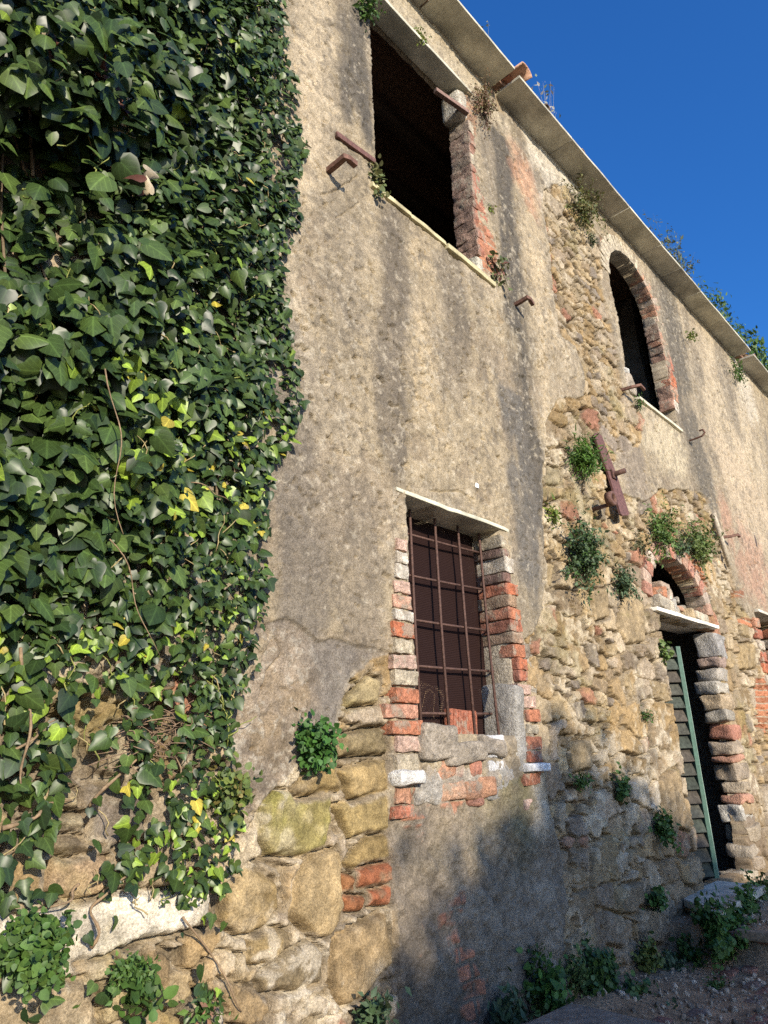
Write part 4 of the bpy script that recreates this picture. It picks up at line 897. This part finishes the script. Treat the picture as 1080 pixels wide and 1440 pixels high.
# stems: some lie bare on the stones at the bottom left, many run up behind the leaves
st = MB(); rg = random.Random(77)
def wiggle(p, q, n, amp, yb):
    p = np.array(p); q = np.array(q); out = []
    a1, a2 = rg.uniform(0, 6), rg.uniform(0, 6)
    for i in range(n):
        f = i / (n - 1); c = p * (1 - f) + q * f
        out.append((c[0] + amp * math.sin(a1 + f * 7) * (1 - f * .3), -yb - .02 * math.sin(a2 + f * 9), c[1] + amp * .4 * math.sin(a2 + f * 5)))
    return out
for (a, b, r_, yb) in [((20, 920), (22, 1110), .011, .10), ((120, 1130), (215, 1040), .012, .05), ((0, 1160), (85, 1125), .012, .07), ((10, 1060), (70, 1010), .008, .06), ((115, 1330), (140, 1240), .011, .05), ((140, 1250), (200, 1215), .008, .04), ((230, 1110), (262, 1030), .006, .04), ((150, 1015), (275, 1010), .006, .06), ((255, 1290), (340, 1420), .007, .03), ((110, 1240), (40, 1290), .008, .06), ((100, 560), (115, 780), .005, .36), ((115, 780), (180, 930), .0045, .26), ((235, 700), (285, 720), .004, .24)]:
    pts = wiggle(W(*a), W(*b), 14, .025, yb); st.tube(pts, np.array([r_ * .68 * (1 - .5 * i / 13) * rg.uniform(.8, 1.25) for i in range(14)]), (.25, .175, .105), 6)
for k in range(70):
    x0 = rg.uniform(-.3, 2.2); z0 = rg.uniform(1.9, 4.5); L_ = rg.uniform(.6, 2.2); x1 = x0 + rg.uniform(-.5, .5); z1 = z0 + L_
    x1 = min(x1, float(edge_x(np.array(z1))) - .05); x0 = min(x0, float(edge_x(np.array(z0))) - .05)
    st.tube(wiggle((x0, z0), (x1, z1), 12, .04, .02 + .3 * float(ivy_bulge(np.array([x0]), np.array([z0]))[0]) * rg.random()), np.linspace(.009, .004, 12), (.16, .12, .075), 5)
for k in range(260):                                    # pale leaf stalks and young runners on the surface
    x0 = rg.uniform(.0, 2.3); z0 = rg.uniform(1.1, 6.2); x0 = min(x0, float(edge_x(np.array(z0))) - .05)
    yb = .03 + 1.0 * float(ivy_bulge(np.array([x0]), np.array([z0]))[0]) * rg.uniform(.6, 1.0); a_ = rg.uniform(-1.2, 1.2); L_ = rg.uniform(.06, .22)
    st.tube(wiggle((x0, z0), (x0 + L_ * math.sin(a_), z0 + L_ * math.cos(a_)), 6, .012, yb), np.linspace(.0035, .002, 6), (.34, .27, .13) if k % 3 else (.24, .26, .07), 4)
# fine rootlets near the bottom
for k in range(60):
    x0, z0 = W(rg.uniform(150, 270), rg.uniform(1000, 1060)); x1 = x0 + rg.uniform(-.2, .2); z1 = z0 + rg.uniform(-.15, .06)
    st.tube(wiggle((x0, z0), (x1, z1), 7, .03, rg.uniform(.02, .08)), .0022, (.22, .15, .10), 4)
attach(st.build('stems', MAT['bark']), ivy)
# dry withered leaves caught near the top left
dr = MB(); T, F, rib = ivy_tmpl(0); rs = np.random.RandomState(9); pts = []
for (px, py, w_) in ((58, 52, 10), (62, 66, 7), (135, 110, 10), (140, 92, 8), (165, 140, 6), (168, 152, 4), (200, 260, 5)):
    for k in range(w_):
        pts.append(P3(px + rs.normal(0, 7), py + rs.normal(0, 10), -.42 + .1 * rs.rand()))
pts = np.array(pts); m_ = len(pts)
N_, V_, U_ = frame(np.column_stack([rs.normal(0, .8, m_), -np.ones(m_), rs.normal(.2, .7, m_)]), rs.normal(0, 1, (m_, 3)))
cc = np.where((rs.rand(m_) < .5)[:, None], C_(.62, .52, .36)[None], C_(.13, .05, .035)[None]) * rs.uniform(.7, 1.2, (m_, 1))
attach(leafmesh('dry_leaves', T * np.array([.7, 1, 2.2]), F, pts, U_, V_, N_, rs.uniform(.06, .10, m_), cc, MAT['leaf']), ivy)['label'] = 'withered cream and brown leaves caught in the ivy'

# ------------------------------------------------------------------ plants rooted in the wall, on the roof and along the ground
LT = np.array([(0, 0, 0), (.26, .38, .05), (0, 1, -.08), (-.26, .38, .05), (0, .45, -.04)]); LF = np.array([(0, 4, 2, 1)[::-1], (0, 3, 2, 4)[::-1]])
BT = np.array([(0, 0, 0), (.36, .18, .04), (.38, .55, .05), (.16, .88, 0), (0, 1, -.06), (-.16, .88, 0), (-.38, .55, .05), (-.36, .18, .04), (0, .4, -.04), (0, .75, -.04)])
BF = np.array([(0, 8, 2, 1), (8, 9, 3, 2), (0, 7, 6, 8), (8, 6, 5, 9), (9, 5, 4, 3)])
BLT = np.array([(-.5, 0, 0), (.5, 0, 0), (.42, .5, .05), (-.42, .5, .05), (.03, 1, -.05), (-.03, 1, -.05)]); BLF = np.array([(0, 1, 2, 3), (3, 2, 4, 5)])
GRNS = [(.055, .115, .022), (.070, .135, .028), (.085, .150, .030), (.045, .095, .022)]
GGRN = [(.070, .115, .050), (.085, .130, .060), (.055, .095, .040)]
YGRN = [(.16, .21, .035), (.12, .18, .03), (.20, .22, .04)]
DRY = [(.24, .13, .08), (.18, .14, .06), (.28, .18, .12), (.12, .12, .035)]
def plant(name, label, cat, c, r, n, ls, cols, style='leaf', seed=0, stems=10, group=None, root=None, up=.35, core=.0):
    rs = np.random.RandomState(seed + 500); c = np.array(c, float); r = np.array(r, float)
    root = np.array(root, float) if root is not None else c + np.array([0, min(r[1], .05), -r[2] * .7])
    o = empty(name, tuple(root), label, cat, group)
    # sprigs: leaves follow stems that fan out from the root through an uneven volume
    S_ = MB(); P_, N_, D_, sz = [], [], [], []
    ns = max(stems, 3)
    for k in range(ns):
        d = rs.normal(0, 1, 3); d /= np.linalg.norm(d); tip = c + d * r * (rs.uniform(.3, .95) if rs.rand() < .8 else rs.uniform(.95, 1.4))
        tip[1] = min(tip[1], c[1] + r[1] * .6)
        b_ = root + rs.normal(0, .12, 3) * r; b_[1] = root[1]
        mid = (b_ + tip) / 2 + np.array([0, -.15 * r[1], .2 * r[2]]) * rs.uniform(-.4, 1)
        ts = np.linspace(0, 1, 6); pts = np.array([(1 - t) ** 2 * b_ + 2 * t * (1 - t) * mid + t * t * tip for t in ts])
        rad = max(.0025, ls * .05); S_.tube(pts, np.linspace(rad, rad * .4, 6), np.array(cols[0]) * .8 + np.array([.05, .025, .01]), 4)
        m = max(2, int(n * 1.5 / ns))
        for j in range(m):
            t = rs.uniform(.18 if style != 'blade' else .0, 1) ** .75; p = (1 - t) ** 2 * b_ + 2 * t * (1 - t) * mid + t * t * tip
            spread = ls * .8
            P_.append(p + rs.normal(0, 1, 3) * spread * np.array([1, .8, 1]))
            out = (p - c) / r; nn = out * .6 + np.array([-.15, -.7, up]) + rs.normal(0, .55, 3); N_.append(nn)
            dd = (tip - b_); dd = dd / (np.linalg.norm(dd) + 1e-9) + rs.normal(0, .6, 3) + out * .3
            if style == 'droop': dd = np.array([0, -.2, -1]) + rs.normal(0, .5, 3)
            D_.append(dd); sz.append(ls * math.exp(rs.normal(0, .28)))
    P_ = np.array(P_); P_[:, 1] = np.minimum(P_[:, 1], max(root[1], -.012)) if c[1] > -1.2 and root[2] < 8.6 and root[2] > -.5 and name != 'roof_plant' else P_[:, 1]
    N2, V2, U2 = frame(np.array(N_), np.array(D_)); m = len(P_)
    cc = np.array(cols)[rs.randint(0, len(cols), m)] * rs.uniform(.7, 1.3, (m, 1))
    T_, F_ = (BT, BF) if style in ('broad', 'droop') else ((BLT * np.array([.16, 1, 1]), BLF) if style == 'blade' else (LT, LF))
    attach(leafmesh('foliage', T_, F_, P_, U2, V2, N2, np.array(sz), cc, MAT['leaf']), o)
    attach(S_.build('stem', MAT['bark']), o)
    return o
def wp(px, py, y=-.06): return P3(px, py, y)
def wr(px, py, rx, ry): a = W(px - rx, py); b = W(px + rx, py); c = W(px, py - ry); d = W(px, py + ry); return (abs(b[0] - a[0]) / 2, abs(c[1] - d[1]) / 2)
def wall_plant(px, py, rx, ry, depth, label, n, ls, cols, style='leaf', seed=0, stems=12, y=None, cat='plant', name='wall_plant', up=.35, wx=1.0):
    sx, sz_ = wr(px, py, rx, ry); yy = -depth * .7 if y is None else y
    c = wp(px, py, yy)
    rt = np.array(wp(px, py + ry * .35, 0)); rt[1] = .0
    return plant(name, label, cat, c, (sx * .72 * wx, depth, sz_), n, ls, cols, style, seed, stems, 'plants growing out of the wall' if name == 'wall_plant' else None, rt, up)
wall_plant(518, 8, 17, 20, .12, 'green tuft on the left end of the upper window lintel', 160, .045, GRNS, seed=1)
wall_plant(590, 52, 9, 9, .05, 'small moss clump on the front edge of the upper lintel', 120, .03, YGRN, seed=2)
wall_plant(680, 143, 24, 26, .14, 'reddish brown dry stonecrop bush under the gap in the eave slabs', 900, .026, DRY, seed=3, stems=60)
wall_plant(823, 288, 30, 34, .22, 'olive green bush growing under the eave beside the arched window', 900, .035, [(.10, .12, .03), (.14, .14, .04), (.07, .09, .025), (.16, .13, .05)], seed=4, stems=50)
wall_plant(833, 338, 8, 9, .08, 'tiny grey tuft on the stones at upper left of the arched window', 90, .03, GGRN, seed=41)
wall_plant(529, 247, 8, 30, .06, 'thin trailing sprig hanging on the left side of the upper window', 110, .038, [(.12, .15, .05), (.16, .16, .06)], 'broad', seed=5, stems=8)
wall_plant(698, 378, 15, 34, .07, 'loose weed beside the right end of the upper window sill', 90, .042, [(.11, .14, .05), (.14, .15, .06), (.18, .08, .06)], 'broad', seed=6, stems=9)
wall_plant(690, 292, 5, 8, .05, 'tiny green tuft in the bricks right of the upper window', 60, .025, YGRN, seed=7, stems=6)
wall_plant(822, 640, 20, 26, .20, 'round bright green grassy tuft left of the rusty iron strap', 900, .06, [(.08, .17, .02), (.10, .19, .03), (.06, .13, .02)], 'blade', seed=8, stems=60)
wall_plant(824, 772, 27, 58, .22, 'tall grey green bush, the largest one on the stones', 1500, .036, GGRN + GRNS[:1], seed=9, stems=70)
wall_plant(779, 725, 6, 22, .05, 'thin yellow green fern sprig at the plaster edge left of the largest bush', 60, .045, YGRN, seed=91, stems=6)
wall_plant(881, 818, 13, 32, .14, 'narrow grey green bush left of the niche over the door', 420, .036, GGRN, seed=10, stems=30)
wall_plant(933, 742, 23, 40, .20, 'bright green bush directly above the door niche', 900, .038, [(.09, .16, .03), (.07, .13, .025), (.11, .18, .04)], seed=11, stems=50)
wall_plant(904, 762, 9, 20, .10, 'faded small plant left of the bush above the niche', 150, .035, [(.16, .16, .08), (.12, .13, .06)], seed=112, stems=12)
wall_plant(985, 762, 25, 38, .20, 'feathery pointed bush at the right above the niche', 900, .042, [(.10, .15, .03), (.08, .13, .03), (.13, .17, .05)], seed=12, stems=50)
wall_plant(958, 768, 10, 22, .14, 'low plant between the two bushes above the niche', 260, .036, GGRN, seed=122, stems=20)
wall_plant(446, 1046, 36, 32, .10, 'round leaved green plant at the plaster edge beside the large stones', 520, .033, [(.05, .13, .025), (.065, .16, .03), (.04, .10, .02)], 'broad', seed=13, stems=34)
wall_plant(325, 1112, 26, 34, .10, 'small speckled yellow green plant at the right edge of the ivy', 420, .032, [(.14, .18, .04), (.10, .14, .03), (.20, .17, .05), (.08, .12, .03)], 'broad', seed=14, stems=34)
wall_plant(933, 1160, 12, 26, .12, 'dark hanging plant on the stones left of the shutter', 260, .035, GRNS, 'broad', seed=15, stems=20)
wall_plant(818, 1098, 11, 10, .08, 'dark little plant on the stones right of the barred window', 120, .03, GRNS, seed=16, stems=12)
wall_plant(875, 1107, 10, 20, .09, 'small dark green sprig in the middle of the stone wall', 150, .032, GRNS, 'broad', seed=17, stems=12)
wall_plant(910, 1006, 8, 9, .06, 'tiny tuft in a joint of the sunlit stones left of the door', 70, .028, GRNS, seed=18, stems=8)
wall_plant(924, 1265, 12, 18, .10, 'rounded dark plant low on the wall left of the doorstep', 180, .035, GRNS, 'broad', seed=19, stems=14)
wall_plant(935, 914, 5, 14, .06, 'fresh green sprig at the top left corner of the doorway', 60, .04, [(.13, .2, .05)], 'broad', seed=20, stems=6)
wall_plant(898, 566, 8, 8, .06, 'green sprig growing from the left end of the arched window sill', 70, .035, GRNS, seed=21, stems=8)
wall_plant(972, 470, 5, 6, .05, 'yellow green weed hanging under the eave right of the arched window', 60, .035, YGRN, seed=22, stems=6, y=-.2)
wall_plant(1038, 520, 10, 14, .14, 'dark plant poking through the gap in the eave at far right', 160, .05, GRNS, seed=23, stems=14, y=-.2)
wall_plant(1021, 748, 3, 4, .03, 'tiny sprig on the iron hook at the pink plaster', 20, .03, YGRN, seed=24, stems=4)
# on the roof, behind the edge of the slabs
def roof_plant(px, py, rx, ry, label, n, ls, cols, style, seed, stems, y=.02):
    c = P3(px, py, y); a = P3(px - rx, py, y); b = P3(px + rx, py, y); d = P3(px, py + ry, y)
    rt = np.array([c[0], y + .02, 8.84])
    return plant('roof_plant', label, 'plant', c, (abs(b[0] - a[0]) * .5, .22, max(abs(c[2] - d[2]), .1)), int(n * 1.6), ls, cols, style, seed, stems, 'plants growing on the roof edge', rt)
roof_plant(765, 128, 14, 26, 'pale dry flower stalks standing on the roof edge beside the loose tile', 60, .05, [(.34, .36, .30), (.42, .40, .34), (.2, .24, .14)], 'leaf', 31, 14)
roof_plant(944, 352, 24, 34, 'airy grey green shrub on the roof above the arched window', 420, .062, [(.085, .12, .07), (.10, .13, .08), (.12, .13, .07)], 'leaf', 32, 34)
roof_plant(1002, 428, 20, 26, 'spiky green plant on the roof between the two shrubs', 330, .085, GRNS, 'leaf', 33, 30)
roof_plant(1062, 495, 24, 30, 'dense bright green shrub at the far right of the roof edge', 500, .10, [(.07, .14, .03), (.09, .16, .035), (.05, .10, .025)], 'leaf', 34, 40)
roof_plant(678, 34, 5, 10, 'single thin sprig on the roof edge at the top of the photo', 16, .04, [(.2, .22, .12)], 'leaf', 35, 4)

# lower left shrub and trailing clump
wall_plant(44, 1334, 40, 48, .20, 'small leaved dark shrub in front of the white marble block at lower left', 1700, .026, GRNS, 'broad', seed=50, stems=80, y=-.14, cat='shrub', name='shrub')
wall_plant(186, 1366, 42, 15, .08, 'low dark fern like clump on the stones under the marble block', 420, .024, GRNS, 'leaf', seed=51, stems=40)
wall_plant(200, 1408, 24, 24, .10, 'small ivy like sprig at the bottom between the boulders', 40, .045, GRNS, 'broad', seed=52, stems=10)
wall_plant(285, 1418, 36, 22, .10, 'sparse green weeds with dead stalks at the bottom foot of the wall', 90, .032, GRNS + DRY[:1], 'leaf', seed=53, stems=20)
wall_plant(525, 1428, 16, 16, .10, 'grey green weed under the big stones at the wall foot', 120, .05, GGRN, 'leaf', seed=54, stems=14)

# ------------------------------------------------------------------ ground
def gh(x, y):
    t = sstep(6.72, 6.82, x + .04 * fbm(x, y, .4, 3, 400))
    return .012 * fbm(x, y, .5, 4, 401) + .03 * fbm(x, y, 2.5, 3, 402) + t * (.245 + .012 * np.clip(x - 6.8, 0, 8)) + .10 * sstep(-.7, -.05, y) * sstep(6.6, 5.5, x) * (x > -50)
gx = np.concatenate([np.linspace(-200, -8, 14), np.arange(-7, 3, .25), np.arange(3, 11, .045), np.arange(11, 30, .8), np.linspace(32, 200, 12)])
gy = np.concatenate([np.linspace(-200, -25, 12), np.arange(-24, -4, .8), np.arange(-4, .3, .045), np.linspace(1, 200, 14)])
X, Y = np.meshgrid(gx, gy, indexing='ij'); x = X.ravel(); y = Y.ravel()
zz = np.where(y > .25, -.12, gh(x, y))
gcol = C_(.34, .22, .13)[None] * (1 + .3 * fbm(x, y, .4, 4, 403))[:, None]
gcol = lerp(gcol, C_(.28, .24, .18)[None], (sstep(.1, .7, fbm(x, y, .7, 4, 404)) * .6)[:, None])
gcol = lerp(gcol, C_(.36, .29, .18)[None], (sstep(7.2, 8.4, x) * .8)[:, None])
far = sstep(5, 9, np.hypot(x - 5, y + 1)); gcol = lerp(gcol, C_(.34, .30, .22)[None], (far * .85)[:, None])  # unseen yard ground coloured paler to bounce sunlight up to the eave
idx = np.arange(len(x)).reshape(X.shape)
g = make_mesh('ground', np.column_stack([x, y, zz]), np.stack([idx[:-1, :-1], idx[1:, :-1], idx[1:, 1:], idx[:-1, 1:]], -1).reshape(-1, 4), np.clip(gcol, .02, .6), MAT['soil'])
tag(g, kind='structure')
# worn brick paving
pv = MB(); rg = random.Random(8)
for i in range(9):
    for j in range(6):
        if rg.random() < .45 or (i + j) % 5 == 0: continue
        xx = 4.85 + i * .235 + (j % 2) * .11; yy = -1.15 + j * .118
        z0 = float(gh(np.array([xx]), np.array([yy]))[0])
        pv.block((xx, yy, z0 - .020 + rg.uniform(-.010, .008)), (.222, .108, .06), [(.34, .16, .11), (.30, .15, .11), (.38, .19, .13), (.25, .17, .13)][rg.randrange(4)], (rg.uniform(-.03, .03), rg.uniform(-.03, .03), rg.uniform(-.06, .06)), r=.012, jit=.008, seed=600 + i * 7 + j, k=5)
tag(pv.build('brick_path', MAT['brick']), kind='structure')
gv = MB(); rs = np.random.RandomState(12)
for k in range(2200):
    xx = rs.uniform(4.2, 9.5); yy = -rs.uniform(.05, 1.6); s_ = .006 + .022 * rs.rand() ** 4; z0 = float(gh(np.array([xx]), np.array([yy]))[0])
    gv.block((xx, yy, z0 + s_ * .3), (s_ * 2, s_ * 1.6, s_ * 1.2), np.array((.42, .33, .24)) * rs.uniform(.4, 1.4), rot=(rs.rand() * 3, rs.rand() * 3, rs.rand() * 3), r=s_ * .5, jit=s_ * .1, seed=k, k=5)
tag(gv.build('gravel', MAT['stone']), 'scattered small pebbles on the bare earth', 'gravel', None, 'stuff')
m = MB(); m.prism([(6.72, -.49), (7.6, -.46), (8.25, -.42), (8.32, .06), (7.86, .06), (7.2, -.02)], .315, .375, (.48, .43, .34)); thing(m, 'stone_step', 'marble', None, 'pale worn stone slab set as a step before the doorway', 'step', None, False)
m = MB(); m.block((6.76, -1.15, .235), (.10, 1.1, .07), (.20, .15, .10), (0, .05, .03), r=.01, jit=.01, seed=700, k=11, nscale=5); thing(m, 'wooden_plank', 'wood', None, 'weathered plank edging the raised ground near the doorstep', 'plank')
m = MB(); m.block((3.62, -.93, .24), (1.3, 1.05, .12), (.26, .225, .18), (0, .0, -.09), r=.03, jit=.014, seed=701, k=11, nscale=5)
m.block((3.62, -.93, .09), (1.1, .9, .2), (.2, .18, .16), (0, 0, -.09), r=.03, jit=.03, seed=702, k=11, nscale=5); thing(m, 'stone_bench', 'stone', None, 'dark grey stone slab lying low at the foot of the wall, bottom of the photo', 'stone slab')

# weeds along the foot of the wall
def ground_plant(px, py, y, rx, ry, dep, label, n, ls, cols, style, seed, stems, name='weed', cat='weed'):
    c = P3(px, py, y); a = P3(px - rx, py, y); b = P3(px + rx, py, y); d = P3(px, py + ry, y)
    z0 = float(gh(np.array([c[0]]), np.array([y]))[0]); rz = abs(c[2] - d[2])
    return plant(name, label, cat, c, (abs(b[0] - a[0]) * .46, dep, rz), int(n * 1.9), ls * .60, [tuple(.72 * np.array(q_)) for q_ in cols], style, seed, stems, 'weeds along the foot of the wall', np.array([c[0], y + .03, min(z0, c[2] - rz * .4)]))
ground_plant(772, 1372, -.12, 34, 36, .14, 'broad leaved green weed standing behind the dark stone slab', 90, .08, [(.06, .15, .025), (.08, .18, .03), (.05, .11, .02)], 'broad', 61, 16)
ground_plant(715, 1412, -.12, 18, 26, .12, 'narrow leaved grey green weed left of the dark slab', 130, .075, GGRN, 'leaf', 62, 16)
ground_plant(752, 1338, -.08, 10, 20, .08, 'single tall leafy shoot against the grey cement', 40, .06, GRNS, 'broad', 69, 6)
ground_plant(808, 1345, -.08, 10, 24, .08, 'pale green shoot in the sun patch at the wall foot', 60, .05, [(.11, .17, .05)], 'broad', 63, 10)
ground_plant(845, 1362, -.10, 22, 46, .14, 'tall dark weed against the stones at the wall foot', 300, .06, GRNS, 'broad', 64, 30)
ground_plant(885, 1400, -.22, 26, 34, .18, 'leafy dark weed right behind the end of the stone slab', 300, .06, GRNS, 'droop', 65, 26)
ground_plant(915, 1340, -.12, 16, 30, .12, 'yellowish weed stalk between the dark weeds by the wall', 150, .05, [(.15, .17, .03), (.08, .12, .025)], 'broad', 66, 16)
ground_plant(948, 1362, -.15, 20, 34, .14, 'feathery grey green weed midway to the doorstep', 300, .05, GGRN, 'leaf', 67, 26)
ground_plant(970, 1345, -.18, 18, 32, .14, 'dark bushy weed left below the doorstep', 300, .055, GRNS, 'broad', 68, 26)
ground_plant(1022, 1310, -.50, 30, 42, .22, 'large leafy weed growing over the front of the doorstep', 700, .065, [(.06, .14, .025), (.08, .17, .03), (.10, .17, .03)], 'broad', 70, 50)
ground_plant(1052, 1265, -.48, 12, 34, .12, 'upright sunlit weed at the right end of the doorstep', 140, .062, [(.10, .20, .03), (.08, .16, .03)], 'broad', 71, 14)
ground_plant(1075, 1252, -.40, 10, 22, .14, 'bright sunlit weed by the right door side', 120, .07, [(.12, .20, .04), (.16, .21, .05)], 'broad', 72, 14)
ground_plant(995, 1275, -.38, 12, 28, .12, 'dark weed climbing at the left end of the doorstep', 140, .06, GRNS, 'broad', 73, 14)
ground_plant(1010, 1385, -.62, 16, 8, .10, 'flat low weed on the brick paving', 60, .045, GRNS, 'leaf', 74, 12)
ground_plant(930, 1425, -.45, 22, 12, .12, 'dusty low weed at the edge of the paving', 90, .06, GGRN, 'droop', 75, 14)

# ------------------------------------------------------------------ the tall hedge across the yard whose shade falls on the foot of the wall
hd = empty('hedge', (-1.4, -19.8, 0), 'tall leafy hedge across the yard that shades the foot of the wall', 'hedge')
rs = np.random.RandomState(90); dist = 22.0
hp, hn, hsz = [], [], []
for (wx, wz, rx, rz, n) in ((4.3, .10, .75, .78, 900), (5.0, .30, .8, 1.0, 1200), (5.75, .35, .8, 1.1, 1300), (6.5, .2, .8, .9, 1100), (7.3, .0, .75, .85, 800), (3.7, -.2, .55, .75, 500), (5.4, -1.3, 2.1, 1.8, 4200), (4.6, .45, .6, .6, 500), (5.6, .5, .8, .7, 900), (6.6, .3, .8, .7, 800), (5.4, -3.2, 2.3, 1.9, 3500), (7.0, -1.5, 1.0, 1.2, 900), (5.5, 1.05, .55, .5, 420), (6.3, .75, .6, .6, 520), (7.5, .35, .6, .6, 560), (8.15, .05, .5, .55, 380), (5.4, -4.8, 2.3, 1.9, 3500), (5.4, -6.2, 2.3, 1.6, 3000)):
    cen = np.array([wx, 0, wz]) + S * dist
    p = rs.normal(0, .5, (n, 3)) * np.array([rx, .55, rz]); hp.append(p + cen); hn.append(rs.normal(0, 1, (n, 3)))
hp = np.concatenate(hp); hn = np.concatenate(hn); ok = hp[:, 2] > .05; hp = hp[ok]; hn = hn[ok]
N_, V_, U_ = frame(hn, rs.normal(0, 1, hp.shape)); m_ = len(hp)
attach(leafmesh('foliage', BT, BF, hp, U_, V_, N_, rs.uniform(.12, .22, m_), np.array(GRNS)[rs.randint(0, 4, m_)], MAT['leaf']), hd)
m = MB()
for k in range(7):
    xx = 5.4 + S[0] * dist + (k - 3) * .6; yy = S[1] * dist; m.tube([(xx, yy, -.1), (xx + rg.uniform(-.2, .2), yy, 1.6), (xx + rg.uniform(-.4, .4), yy + .1, 6.0)], [.12, .09, .03], (.16, .12, .08), 8)
attach(m.build('trunk', MAT['bark']), hd)
